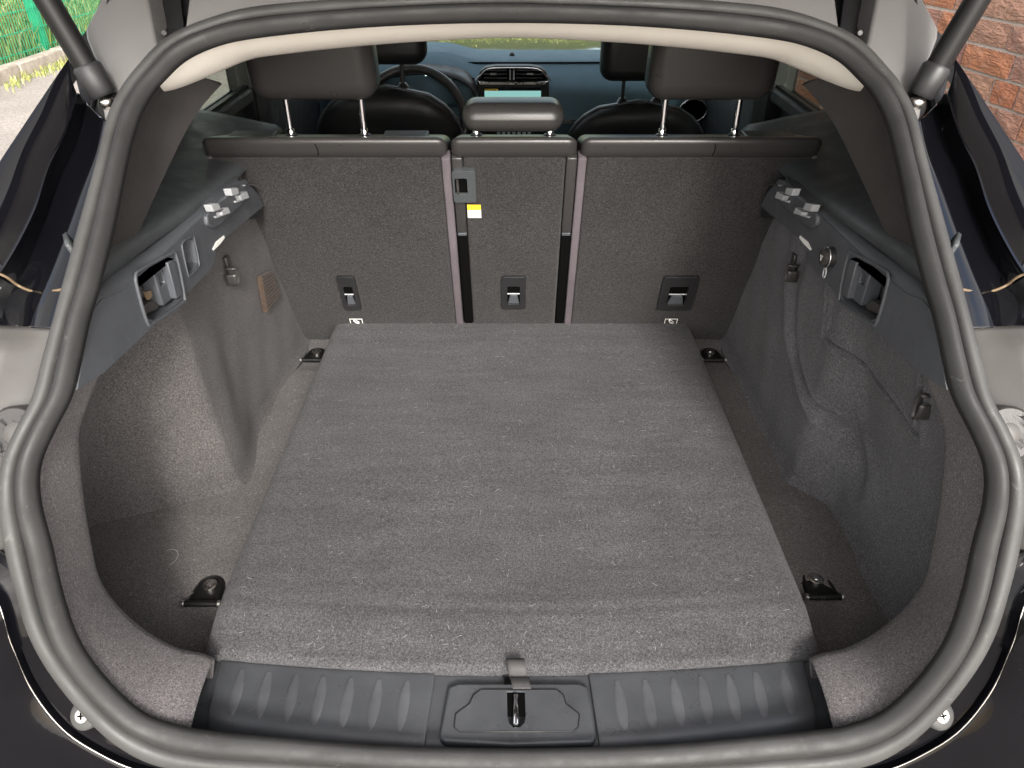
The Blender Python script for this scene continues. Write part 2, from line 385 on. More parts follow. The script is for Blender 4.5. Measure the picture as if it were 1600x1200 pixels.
for cidx in range(34):
    z = .04 + cidx * .075; y = -1.3 + (0 if cidx % 2 else .05625); k = cidx % 2
    while y < 2.3:
        L = .215 if k % 2 == 0 else .1025; me, q = random.choice(ST if k % 2 == 0 else HD)
        yc = y + L / 2
        if -.75 < yc < .85 and .75 < z < 1.65 and nb < 290:
            o = bpy.data.objects.new('brick', me); C.objects.link(o); o.parent = wall
            o.location = (random.uniform(-.002, .002), yc, z); o.rotation_euler = (random.uniform(-.008, .008), 0, random.uniform(-.01, .01)); nb += 1
        else: rest.add([(a - .0, b_ + yc, c_ + z) for a, b_, c_ in q.v], q.f)
        y += L + .01; k += 1
r_ = rest.obj('outlying_bricks', M['brick'], None, smooth=0); r_.parent = wall; r_['kind'] = 'stuff'

# ================================================================== THE CAR
car = tag(empty('car', (0, .55, 0)), 'glossy black car seen from behind with its tailgate raised and boot empty', 'car')
def part(mb, name, m, parent=None, **kw):
    return mb.obj(name, m, parent or car, **kw)

# ---- boot seal: swept profile round the opening
SEAL = [((800,1172),(800,1218)),((650,1169),(640,1216)),((520,1162),(500,1212)),((400,1152),(375,1205)),((330,1145),(295,1198)),
 ((276,1136),(227,1182)),((221,1114),(162,1138)),((166,1064),(94,1061)),((120,1000),(52,990)),((94,928),(28,915)),((76,850),(12,850)),
 ((60,785),(4,783)),((59,730),(9,728)),((78,680),(28,680)),((108,620),(54,630)),((122,565),(72,565)),((137,500),(90,500)),
 ((153,445),(104,445)),((175,357),(128,357)),((195,260),(155,262)),((212,195),(172,192)),((233,152),(191,150)),((255,125),(213,118)),((290,93),(262,68)),
 ((340,70),(325,38)),((400,57),(400,18)),((520,44),(520,7)),((650,36),(650,1)),((800,33),(800,-3))]
def seal_pts(side): 
    I = [PS(*a) for a, b_ in SEAL]; O = [PS(*b_) for a, b_ in SEAL]
    return I, O
I0, O0 = seal_pts(0)
full_I = I0 + [mir(p, 1) for p in I0[-2:0:-1]]; full_O = O0 + [mir(p, 1) for p in O0[-2:0:-1]]
LI = [Vector(p) for p in cr(full_I, 6, True)]; LO = [Vector(p) for p in cr(full_O, 6, True)]
prof = [(-.08,.002),(-.03,.009),(.04,.014),(.12,.0175),(.20,.0185),(.28,.017),(.35,.012),(.40,.004),(.47,-.010),(.53,-.012),(.585,-.006),(.60,.006),(.63,.010),(.68,.0125),(.78,.0125),(.88,.010),(.96,.005),(1.02,-.002),(1.03,-.012)]
rows = []; n = len(LI)
for i in range(n):
    t_ = (LI[(i+1) % n] - LI[i-1]).normalized(); c_ = (LO[i] - LI[i]); nn = t_.cross(c_).normalized()
    if nn.y > 0: nn = -nn
    jit = 1 + .04 * math.sin(i * .35) * math.sin(i * .083)
    rows.append([LI[i] + c_ * a + nn * h * jit * 1.0 for a, h in prof])
seal = part(MB().grid([r[:11] for r in rows], wrap='rows'), 'boot_seal', M['seal'], solid=.003, off=-1, smooth=80)
part(MB().grid([r[10:] for r in rows], wrap='rows'), 'outer_lip', M['seal_lip'], seal, solid=.003, off=-1, smooth=80)

# ---- carpeted rim inside the seal
LIP = [((276,1136),(312,1030)),((221,1114),(270,1020)),((166,1064),(222,993)),((120,1000),(180,955)),((94,928),(152,912)),((76,850),(138,850)),
       ((60,785),(127,783)),((59,730),(121,718)),((78,680),(122,667)),((108,620),(147,600)),((118,585),(160,560))]
for s in (-1, 1):
    a = [PS(x + 4, y, .004) for (x, y), q in LIP]; b2 = [PS(*q, .10) for p, q in LIP]
    A = cr([PS(296,1146,.004)] + a, 6); B = cr([PS(330,1037,.10)] + b2, 6); rows = []
    for p, q in zip(A, B):
        p = Vector(p); q = Vector(q); p0 = p + (p - q) * .06; r = []
        for k in range(9): 
            t_ = k / 8; r.append(p0.lerp(q, t_) + Vector((0, 0, .006 * math.sin(math.pi * t_))))
        out = Vector((-1, 0, 0)) if q.z > .80 else Vector((-.35, 0, -1))
        f = min(max((q.z - .76) / .1, 0), 1); out = (Vector((-1, 0, 0)) * f + Vector((-.1, 0, -1)) * (1 - f)).normalized()
        r.append(q + Vector((0, .010, 0)) + out * .004); r.append(q + Vector((0, .014, 0)) + out * .014)
        r.append(q + Vector((0, .008, 0)) + out * .10); r.append(q + Vector((0, .01, 0)) + out * (.20 if q.z > .80 else .12))
        rows.append([mir(v, s) for v in r])
    part(MB().grid(rows), 'rim_carpet', M['lip'], solid=.004, smooth=70)

# ---- boot floor carpet (lower wells either side of the raised board)
zf = .695
rows = []
for y in np.linspace(.60, 1.72, 90):
    r = []
    for x in np.linspace(-.80, .80, 120):
        z = zf + .002 * math.sin(x * 23 + y * 11) * math.sin(y * 17)
        for sx, hy in ((-.50, .815), (.50, .815), (-.50, 1.585), (.50, 1.585)):
            d2 = ((x - sx) / .045) ** 2 + ((y - hy) / .048) ** 2
            z -= .014 / (1 + (d2) ** 3)
        r.append((x, y, z))
    rows.append(r)
part(MB().grid(rows), 'boot_floor_carpet', M['floorcarpet'], solid=.004)

# ---- side linings
def sm(a, b_, x): t_ = min(max((x - a) / (b_ - a), 0), 1); return t_ * t_ * (3 - 2 * t_)
def seg_d(p, pl):
    best = 9
    for a, b_ in zip(pl, pl[1:]):
        ax, ay = a; bx, by = b_; vx, vy = bx - ax, by - ay
        t_ = max(0, min(1, ((p[0]-ax)*vx + (p[1]-ay)*vy) / (vx*vx + vy*vy + 1e-9)))
        best = min(best, math.hypot(p[0]-ax-vx*t_, p[1]-ay-vy*t_))
    return best
def yz(l, x): return [(lambda v: (v.y, v.z))(PX(a, b_, x)) for a, b_ in l]
ridge1 = yz([(1232,440),(1238,543),(1260,623),(1280,687),(1274,745)], .56)
ridge2 = yz([(1262,470),(1262,540),(1293,627),(1313,673),(1326,727),(1323,757)], .575)
seam = yz([(1303,440),(1297,523),(1410,683),(1447,575)], .565)
seam2 = yz([(1285,440),(1279,530),(1395,690)], .565)
ridge1 = [tuple(p) for p in cr(ridge1, 5)]; ridge2 = [tuple(p) for p in cr(ridge2, 5)]
_r = sorted((b, a) for a, b in ridge1); R1Z = [q[0] for q in _r]; R1Y = list(np.convolve(np.pad([q[1] for q in _r], 3, 'edge'), np.ones(7) / 7, 'valid'))
_r = sorted((b, a) for a, b in ridge2); R2Z = [q[0] for q in _r]; R2Y = list(np.convolve(np.pad([q[1] for q in _r], 3, 'edge'), np.ones(7) / 7, 'valid'))
def lining(s, y, z):
    up = (z - zf) / (1.16 - zf)
    if s < 0:
        arch = 1 - sm(.975, 1.105, y)                 # 1 in the rear pocket, 0 over the wheel arch
        x = .552 + .004 * up + .235 * arch * max(1 - up, 0) ** .62
        x += .035 * (1 - sm(.0, .16, up)) * 0
        x += -.016 * math.exp(-((y - 1.16) / .07) ** 2) * (1 - up) 
        x += .010 * math.sin(y * 9 + z * 3) * (1 - arch)
        x += .018 * sm(1.35, 1.62, y) * up
    else:
        arch = 1 - sm(1.03, 1.12, y)
        x = .556 + .004 * up + .062 * arch * (1 - sm(.35, 1.05, up)) + .012 * sm(1.35, 1.62, y) * up
        y1 = float(np.interp(z, R1Z, R1Y)); y2 = float(np.interp(z, R2Z, R2Y)); fz = sm(.73, .80, z)
        x -= .008 * fz * math.exp(-((y - y1) / .030) ** 2)
        x -= .006 * fz * math.exp(-((y - y2) / .026) ** 2)
        x += .008 * fz * math.exp(-((y - (y1 + y2) / 2) / .028) ** 2)
        d = seg_d((y, z), seam); x += .010 * math.exp(-(d / .0040) ** 2) - .005 * math.exp(-((d - .010) / .006) ** 2)
        
    e = z - zf
    if e < .03: x -= .03 * (1 - math.sqrt(max(0, 1 - (1 - e / .03) ** 2))) * .6
    x += .0015 * math.sin(y * 41 + z * 19) * math.sin(z * 37 - y * 13)
    return s * x
for s in (-1, 1):
    rows = []
    for z in np.linspace(zf - .004, 1.21, 170):
        rows.append([(lining(s, y, z), y, z) for y in np.linspace(yap(z) + .085, 1.74, 300)])
    part(MB().grid(rows), 'side_lining', M['carpet'] if s < 0 else M['carpet_r'], solid=.004)

# ---- side rails with their ledge, recesses and hooks
XR = .522
def pxl(l, x=-XR): return [(lambda v: (v.y, v.z))(PX(a, b_, x)) for a, b_ in l]
LOW = [(412,322),(383,346),(345,378),(338,390),(336,408),(328,422),(286,466),(227,522),(162,583),(121,609)]
UPP = [(142,490),(159,468),(185,458),(240,412),(312,343),(330,322),(372,284),(383,280),(404,305)]
def plate_frame(s, tilt=0):
    return lambda u, v, d: Vector((s * (XR + d), u, v))
HOLE_H = [(214,432),(221,424),(262,402),(272,404),(284,462),(280,472),(240,500),(230,498),(216,450)]
HOLE_S = [(285,382),(289,377),(299,372),(302,375),(309,410),(306,418),(296,428),(293,426),(285,390)]
for s in (-1, 1):
    holes = [pxl(HOLE_H)] + ([pxl(HOLE_S)] if s < 0 else [])
    f = plate_frame(s)
    rail = part(MB().prism(pxl(LOW) + pxl(UPP), holes, f, 0, .03), 'side_rail', M['rail'], bevel=.0035, seg=3, recalc=True)
    # recess trays behind the openings
    for hi, H in enumerate(holes):
        cy = sum(p[0] for p in H) / len(H); cz = sum(p[1] for p in H) / len(H)
        big = [(cy + (u - cy) * 1.08, cz + (v - cz) * 1.08) for u, v in H]; small = [(cy + (u - cy) * .94, cz + (v - cz) * .92) for u, v in H]
        k = len(H); vs = [f(u, v, .0305) for u, v in big] + [f(u, v, .037) for u, v in small]
        part(MB().add(vs, [(i, (i+1) % k, (i+1) % k + k, i + k) for i in range(k)] + [tuple(range(k, 2*k))]), 'recess', M['rail'] if hi == 0 else M['darkplastic'], rail, solid=.002)
        # raised rim round the opening
        rim = [f(u, v, -.001) for u, v in [(cy + (u - cy) * 1.09, cz + (v - cz) * 1.09) for u, v in H]]
        rim = [Vector(p) for p in cr(rim, 4, True)]
        part(MB().tube(rim, .0028 if hi == 0 else .0016, 8, closed=True), 'recess_rim', M['rail'], rail, smooth=80)
    # release lever inside the big recess
    g = pxl([(246,424),(262,414),(277,466),(262,478)])
    part(MB().prism(g, [pxl([(253,430),(261,426),(265,442),(257,447)])], f, .006, .03), 'lever', M['rail'], rail, bevel=.002, recalc=True)
    g = pxl([(258,410),(268,406),(281,462),(273,467)])
    part(MB().prism(g, [], f, -.004, .01), 'grip', M['rail'], rail, bevel=.002, recalc=True)
    g = pxl([(236,494),(240,476),(252,468),(262,478),(258,484)])
    part(MB().prism(g, [], f, .012, .04), 'latch_block', M['pillar'], rail, bevel=.002, recalc=True)
    if s < 0:
        g = pxl([(238,456),(246,454),(248,462),(243,469),(240,462)])
        part(MB().prism(g, [], f, .009, .013), 'warning_mark', M['sealant'], rail, recalc=True, smooth=0)
    # hook pad and pale hooks
    pad = pxl([(318,338),(326,322),(372,290),(380,292),(384,312),(340,352),(328,357),(320,352)])
    part(MB().prism(pad, [], f, -.006, .004), 'hook_pad', M['rail'], rail, bevel=.003, recalc=True)
    for q in ([(315,320),(327,317),(332,327),(320,331)], [(332,332),(343,324),(347,333),(334,337)], [(346,295),(358,293),(361,303),(350,306)], [(361,306),(373,299),(377,309),(365,313)]):
        part(MB().prism(pxl(q), [], f, -.016, -.002), 'hook', M['paleplastic'], rail, bevel=.0012, recalc=True)
    for q in ([(328,338),(342,334),(343,337),(330,341)], [(360,314),(373,311),(374,313),(361,317)]):
        part(MB().prism(pxl(q), [], f, -.009, -.004), 'hook_lip', M['paleplastic'], rail, bevel=.0008, recalc=True)
    # bracket at the forward end, with bright latch edge
    g = pxl([(380,292),(393,287),(402,292),(414,330),(412,341),(388,342),(386,320)], -XR - .004)
    part(MB().prism(g, [], lambda u, v, d: Vector((s * (XR + .006 + d), u, v)), 0, .05), 'end_bracket', M['darkplastic'], rail, bevel=.004, recalc=True)
    part(MB().tube([f(*q, -.002) for q in pxl([(382,290),(390,287),(398,289),(403,294)])], .0022, 6), 'bracket_edge', M['chrome'], rail)
    # bright clip under the rail
    g = pxl([(332,389),(337,378),(349,368),(350,372),(343,381),(333,391)])
    part(MB().prism(g, [], f, -.0015, .006), 'clip', M['label_white'], rail, recalc=True)
    # bevelled strip and ledge
    Ep = [(145,452),(159,437),(200,405),(240,377),(312,322),(345,296),(370,276)]; Up = [(142,490),(159,468),(190,453),(240,412),(312,343),(345,312),(372,284)]
    E = cr([PX(a, b_, -.548) for a, b_ in Ep], 4); U = cr([PX(a, b_, -.524) for a, b_ in Up], 4); rows = []
    for e, u in zip(E, U):
        e = Vector(e); u = Vector(u)
        mid = e.lerp(u, .5) + Vector((.002, 0, .004))
        rows.append([mir(v, s) for v in (u + Vector((-.006, 0, -.012)), u + Vector((0, 0, -.002)), u.lerp(e, .12) + Vector((.001, 0, .003)), mid, e.lerp(u, .1) + Vector((0, 0, .003)), e, e + Vector((-.004, 0, -.004)), e + Vector((-.006, 0, -.007)))])
    part(MB().grid(rows), 'rail_cap', M['rail'], rail, solid=.003, smooth=60)
    rows = []
    for y in np.linspace(.86, 1.78, 40):
        r = []
        for k, x in enumerate(np.linspace(.540, min(.80, .62 * y + .02), 16)):
            u = k / 15
            ez = 1.262 - .04 * sm(.8, 1.45, y) 
            z = ez - .010 + .05 * u ** 1.5 + .008 * math.sin(u * 3.14)
            if k == 0: z -= .012
            r.append(mir((-x, y, z), s))
        rows.append(r)
    ledge = part(MB().grid(rows), 'ledge', M['ledge'], solid=.006)

# 12 V socket on the right rail
v = PX(1297, 402, XR - .004); sock = part(MB().tube([v + Vector((.01, 0, 0)), v + Vector((-.006, 0, 0))], .0165, 24), 'power_socket', M['darkplastic'], bevel=.001)
part(MB().tube([v + Vector((-.004 , 0, 0)), v + Vector((-.013, .0, .0)), v + Vector((-.014, 0, 0))], [.0135, .0135, .012], 24), 'socket_cap', M['leather'], sock)
ring = [v + Vector((-.006, math.cos(a) * .0165, math.sin(a) * .0165)) for a in np.linspace(0, 6.283, 33)[:-1]]
part(MB().tube(ring, .0013, 8, closed=True), 'socket_ring', M['chrome'], sock, smooth=80)
ring = [v + Vector((-.006, -.008 + math.cos(a) * .005, -.024 + math.sin(a) * .008)) for a in np.linspace(0, 6.283, 21)[:-1]]
part(MB().tube(ring, .0014, 6, closed=True), 'cap_tether', M['paleplastic'], sock, smooth=80)
mb = MB(); 
for (a, c, d, e) in ((-.004,.003,.004,.003),(-.004,.003,-.002,-.001),(.004,.003,.002,-.001),(-.002,-.001,.002,-.001),(0,-.001,0,-.005)):
    mb.tube([v + Vector((-.0145, a, c)), v + Vector((-.0145, d, e))], .0005, 4)
part(mb, 'socket_symbol', M['label_white'], sock, smooth=0)

# fabric loops on the linings
def loop(c, s, r=.012, wdt=.018):
    rows = []
    for a in np.linspace(-.6, 2 * math.pi - 1.2, 22):
        y, z = c[1] + r * .55 * math.sin(a), c[2] + r * 1.5 * math.cos(a)
        rows.append([(c[0] - s * q, y + .002 * q * 40, z) for q in np.linspace(-.004, wdt, 4)])
    return part(MB().grid(rows), 'fabric_loop', M['leather'], solid=.0015, smooth=80)
loop(PX(357, 432, -.548), -1); loop(PX(1243, 427, .550), 1); loop(PX(1457, 636, .580), 1, .014, .022)
for c, s in ((PX(355, 412, -.552), -1), (PX(1240, 408, .552), 1), (PX(1452, 622, .58), 1)):
    part(MB().box((c[0] - .002 - .002 * (s > 0), c[1] - .008, c[2] - .016), (c[0] + .002 + .002 * (s < 0), c[1] + .008, c[2] + .016)), 'loop_anchor', M['leather'], bevel=.002)
# brown ribbed patch by the seat, left
q = [PX(a, b_, -.540) for a, b_ in ((408,432),(424,424),(438,462),(418,488))]
patch = part(MB().add([p + Vector((.001, 0, 0)) for p in q] + [p + Vector((-.01, 0, 0)) for p in q], [(0,1,2,3),(7,6,5,4),(0,4,5,1),(1,5,6,2),(2,6,7,3),(3,7,4,0)]), 'ribbed_patch', M['brownfelt'], recalc=True)
for k in range(9):
    t_ = .08 + k * .105; a = q[0].lerp(q[3], t_); b_ = q[1].lerp(q[2], t_)
    part(MB().tube([a + Vector((.002, 0, 0)), b_ + Vector((.002, 0, 0))], .0011, 5), 'rib', M['brownfelt'], patch)

# ---- lashing eyes
def lash(px, py, s, big):
    c = PZ(px, py, zf - .008); e = empty('lashing_eye', tuple(c - Vector((0, .55, 0)) * 1), car)
    k = 1.0 if big else 1.0
    def fr(x, y, z): return (x * s, y, z)
    def put(mb, name, m, **kw):
        o = mb.obj(name, m, None, **kw); o.parent = e; return o
    out = [(-.026, -.030), (.026, -.030), (.026, .006)] + [(.024 * math.cos(a), .010 + .024 * math.sin(a)) for a in np.linspace(0, math.pi, 9)] + [(-.026, .006)]
    base_ = put(MB().prism(out, [], lambda u, v, d: (u * s, v, d), 0, .004), 'base_plate', M['rod'], bevel=.0015, recalc=True)
    rng_ = [(.020 * math.cos(a), .010 + .020 * math.sin(a), .005) for a in np.linspace(0, math.pi, 12)]
    rng_ = [(.024, -.028, .008)] + rng_ + [(-.024, -.028, .008)]
    put(MB().tube(rng_, .0024, 8), 'ring', M['rod'])
    put(MB().tube([(-.031, -.030, .008), (.031, -.030, .008)], .0052, 12), 'hinge_bar', M['rod'])
    for q in (-1, 1): put(MB().tube([(q * .027, -.030, .008), (q * .0325, -.030, .008)], .0062, 12), 'hinge_cap', M['steel'], bevel=.001)
    b2 = put(MB().tube([(0, .010, .003), (0, .010, .0085), (0, .010, .0095)], [.0125, .0125, .011], 20), 'bolt', M['steel'])
    put(MB().tube([(0, .010, .0090), (0, .010, .0105)], .005, 6), 'bolt_head', M['chrome'])
    return e
lash(326, 926, -1, True); lash(1277, 916, 1, True); lash(494, 557, -1, False); lash(1110, 557, 1, False)

# ---- sill trim with two ribbed tread plates and the latch cover
def sillz(x, y):
    yb = .533 + .13 * (x / .46) ** 2 * .35          # rear edge bows inwards at the sides
    d = y - yb; z = .726
    if d < .030: z -= .026 * (1 - max(0, d) / .030) ** 2.0
    return z
def silly(x, t_):  # t_ 0 rear edge .. 1 forward edge
    yb = .527 + .13 * (x / .46) ** 2 * .35; yf = .656 + .024 * (x / .43) ** 2
    return yb + (yf - yb) * t_
def sill_grid(x0, x1, dz, t0=0, t1=1, nx=40, nt=18, skew=0):
    rows = []
    for t_ in np.linspace(t0, t1, nt):
        r = []
        for u in np.linspace(0, 1, nx):
            x = x0(t_) + (x1(t_) - x0(t_)) * u; y = silly(x, t_)
            ed = dz
            r.append((x, y, sillz(x, y) + ed))
        rows.append(r)
    return rows
sill = part(MB().grid(sill_grid(lambda t_: -.446 + 0 * t_, lambda t_: .446 + 0 * t_, 0, -.12, 1.0, 80, 24)), 'sill_trim', M['sill'], solid=.012, off=-1)
for s in (-1, 1):
    a = lambda t_: s * (.412 + .014 * t_); c = lambda t_: s * (.116 - .006 * t_)
    g = sill_grid(a, c, .0035, .02, .97, 40, 16)
    tp = part(MB().grid(g), 'tread_plate', M['sill'], sill, solid=.0045, off=0, bevel=.0015)
    for k in range(7):
        u = .11 + k * .128; rows = []
        for j, t_ in enumerate(np.linspace(.26, .86, 12)):
            x = (a(t_) * (1 - u) + c(t_) * u); hw = .0105 * (math.sin(math.pi * (j + .35) / 12)) ** .5; y = silly(x, t_)
            rows.append([(x + hw * q, y, sillz(x, y) + .0052 + .0018 * (1 - q * q) - (.002 if abs(q) == 1 else 0)) for q in (-1, -.75, -.4, 0, .4, .75, 1)])
        part(MB().grid(rows), 'tread_rib', M['worn'], tp, smooth=80)
# latch housing in the middle
def zp(l, z=.736): return [(lambda v: (v.x, v.y))(PZ(a, b_, z)) for a, b_ in l]
hz = lambda u, v, d: Vector((u, v, d))
out = zp([(700,1072),(716,1066),(905,1066),(920,1072),(932,1150),(926,1160),(800,1164),(694,1158),(686,1150)])
slot = zp([(792,1082),(820,1082),(821,1120),(819,1130),(812,1137),(802,1137),(796,1130),(793,1120)])
hous = part(MB().prism(out, [slot], hz, .719, .7355), 'latch_cover', M['sill'], sill, bevel=.005, seg=3, recalc=True)
lid = zp([(752,1078),(870,1078),(880,1086),(884,1100),(905,1116),(903,1136),(894,1143),(718,1143),(710,1136),(712,1116),(734,1100),(740,1086)], .737)
part(MB().prism(lid, [slot], hz, .7357, .7375), 'cover_plate', M['sill'], sill, bevel=.001, recalc=True)
groove = [Vector((u, v, .7366)) for u, v in lid]
part(MB().tube(groove, .0013, 6, closed=True), 'cover_rim', M['darkplastic'], sill, smooth=80)
q = zp([(788,1078),(826,1078),(826,1140),(788,1140)], .705)
part(MB().add([(a, b_, .7352) for a, b_ in q], [(0,1,2,3)]), 'latch_slot_shade', M['void'], sill, smooth=0)  # flat black sheet stands in for the shade down the slot
p0 = PZ(806, 1088, .738); p1 = PZ(806, 1131, .738)
part(MB().tube([p0 + Vector((0,0,-.02)), p0, p1, p1 + Vector((0,0,-.02))], .0042, 10), 'striker', M['chrome'], sill, smooth=80)

# ---- raised load floor board: a separate lift-out panel
bd = tag(empty('load_floor', (0, 1.15, .70)), 'raised dark grey carpeted load floor panel with pull strap in the middle of the boot', 'boot floor')
hw = .457; rows = []
def bfront(x): return .652 + .028 * (x / hw) ** 2
NU, NV = 110, 120
def edge(t_, r):  # rounded drop near an edge, t_ distance inwards
    return 0 if t_ > r else r - math.sqrt(max(0, r * r - (r - t_) ** 2))
for j in range(NV):
    v = j / (NV - 1); r = []
    for i in range(NU):
        u = -1 + 2 * i / (NU - 1); uu = math.copysign(abs(u) ** .8, u) if False else u
        # cluster points near the sides
        uu = math.sin(u * math.pi / 2) * .6 + u * .4; x = hw * uu; vv = v - .06 * math.sin(2 * math.pi * v)
        y = bfront(x) + (1.668 - bfront(x)) * max(vv, 0)
        z = .76 - edge(hw - abs(x), .030) * .9
        d = y - bfront(x)
        cx_ = min(max(d / .078, 0), 1); z -= .018 * (1 - cx_) ** 1.0 + edge(d, .008) * .8 + .0015 * math.exp(-((d - .078) / .006) ** 2) + .0022 * math.exp(-((d - .092) / .007) ** 2)
        z += .0016 * math.sin(x * 7 + 1) * math.sin(y * 6) + .0012 * math.exp(-((d - .085) / .02) ** 2) - .003 * sm(.04, .0, 1.668 - y)
        r.append((x, y, z))
    rows.append(r)
skirt = lambda r: [(r[0][0], r[0][1], .69)] + r + [(r[-1][0], r[-1][1], .69)]
rows = [skirt(r) for r in rows]
rows = [[(p[0], p[1] + .002, .69) for p in rows[0]]] + rows + [[(p[0], p[1], .69) for p in rows[-1]]]
part(MB().grid(rows), 'carpet_panel', M['board'], bd, smooth=60)
# pull strap
rows = []
for k, (y, z) in enumerate(cr([(.672, .752), (.664, .758), (.654, .757), (.646, .748), (.640, .752), (.630, .756), (.622, .7555)], 4)):
    rows.append([(x + .001 * k * .4 + .004, y - .012, z + .004) for x in np.linspace(-.0125, .0125, 5)])
M['strap'] = plastic('webbing_strap', (.05, .047, .046), .85, 500, .9, .15)
part(MB().grid(rows), 'pull_strap', M['strap'], bd, solid=.002, smooth=60)
# pale lint and hairs caught on the carpet
lv = MB(); 
for _ in range(330):
    x = random.uniform(-.42, .42); y = .68 + 1.0 * random.random() ** 1.4; a = random.uniform(0, 6.28); L = random.uniform(.003, .011); cv = random.uniform(-1.5, 1.5)
    p = []; 
    for k in range(4): p.append((x, y, .7612 + (-.018 * max(0, 1 - (y - bfront(x)) / .078)) + .0006 * k)); x += math.cos(a) * L / 3; y += math.sin(a) * L / 3; a += cv / 3
    lv.tube(p, .00016, 3, cap=False)
for _ in range(150):        # the side wells
    s_ = random.choice((-1, 1)); x = s_ * random.uniform(.45, .60 if s_ > 0 else .66); y = random.uniform(.72, 1.6); a = random.uniform(0, 6.28); L = random.uniform(.003, .009); p = []
    for k in range(4): p.append((x, y, .6985 + .0006 * k)); x += math.cos(a) * L / 3; y += math.sin(a) * L / 3; a += random.uniform(-.6, .6)
    lv.tube(p, .00016, 3, cap=False)
lv.tube([(-.60 + .016 * math.sin(t_), .905 + .020 * math.cos(t_), .700) for t_ in np.linspace(-.6, 2.6, 12)], .0003, 3, cap=False)
M['lint'] = base('lint', (.42, .40, .38), .9)[0]
tag(lv.obj('lint', M['lint'], bd, smooth=0), kind='stuff')

# ---- rear seat backs
LEAN = 20.0; sy, cy_ = math.sin(R(LEAN)), math.cos(R(LEAN))
def sf(x, h, d): return Vector((x, 1.67 - h * sy + d * cy_, zf + h * cy_ + d * sy))   # d>0 = away from the camera
def SEATP(px, py, d0=0):
    d = ray(px, py); nrm = Vector((0, cy_, sy)); o = Vector(sf(0, 0, d0)); t_ = (o - Vector((0, 0, CAMZ))).dot(nrm) / Vector(d).dot(nrm)
    p = Vector((0, 0, CAMZ)) + Vector(d) * t_; return (p.x, (p.z - o.z) * cy_ - (p.y - o.y) * sy)
H0 = .570; H1 = .612
def puffbox(x0, x1, h0, h1, d0, d1, r=.02, seg=5):
    b = bmesh.new(); bmesh.ops.create_cube(b, size=1)
    for v in b.verts: v.co = ((x0 + x1) / 2 + v.co.x * (x1 - x0), (h0 + h1) / 2 + v.co.y * (h1 - h0), (d0 + d1) / 2 + v.co.z * (d1 - d0))
    bmesh.ops.bevel(b, geom=b.edges[:], offset=r, segments=seg, profile=.5, affect='EDGES')
    b.verts.ensure_lookup_table(); vs = [v.co.copy() for v in b.verts]; fs = [[v.index for v in f.verts] for f in b.faces]; b.free(); return vs, fs
def sfl(x, h, d): p = sf(x, h, 0); return Vector((x, p.y + d, p.z - .22 * d))
def seat_box(x0, x1, h0, h1, d0, d1, name, m, parent, r=.01, seg=4, fn=None):
    fn = fn or sf
    vs, fs = puffbox(x0, x1, h0, h1, d0, d1, r, seg); return obj(name, [fn(*v) for v in vs], fs, m, parent, smooth=50)
def seat(x0, x1, c0, c1, seams, hl=None):
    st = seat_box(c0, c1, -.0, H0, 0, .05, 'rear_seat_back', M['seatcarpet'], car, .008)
    seat_box(x0 + .002, x1 - .002, .01, H1 - .03, .012, .13, 'seat_cushion', M['blackleather'], st, .01, 4, sfl)
    xs = [x0 + .001] + list(seams) + [x1 - .001]
    seat_box(x0 + .001, x1 - .001, H0 - .004, H1 + .003, -.008, .135, 'leather_roll', M['leather'], st, .0185, 6, sfl)
    for q in seams: MB().tube([sfl(q + .004 * math.sin(k), H0 - .002 + (H1 + .003 - H0) * min(k / 4, 1), -.0082 + .006 * max(k - 2.6, 0) ** 1.3) for k in np.linspace(.5, 3.6, 7)], .0010, 6).obj('seam', M['void'], st)
    return st
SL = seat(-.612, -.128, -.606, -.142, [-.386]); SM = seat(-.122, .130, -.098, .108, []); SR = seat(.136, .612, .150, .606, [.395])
# mauve webbing edges, black slide strips
def ribbon(x0, x1, h0, h1, d, name, m, p, b=.003): return seat_box(x0, x1, h0, h1, d, d + .03, name, m, p, b, 2)
ribbon(-.1415, -.124, .0, H0 - .002, -.004, 'webbing_edge', M['piping'], SL); ribbon(.1325, .1495, .0, H0 - .002, -.004, 'webbing_edge', M['piping'], SR)
ribbon(-.612, -.600, .30, H0 - .002, -.004, 'webbing_edge', M['piping'], SL); ribbon(.600, .612, .30, H0 - .002, -.004, 'webbing_edge', M['piping'], SR)
for a, b_ in ((-.121, -.0995), (.1095, .1305)):
    ribbon(a, b_, .0, .36, .002, 'slide_strip', M['void'], SM); ribbon(a, b_, .372, H0 - .002, -.003, 'strip_cover', M['leather'], SM)
    ribbon(a + .001, b_ - .001, .362, .370, -.001, 'strip_clip', M['rail'], SM, .001)
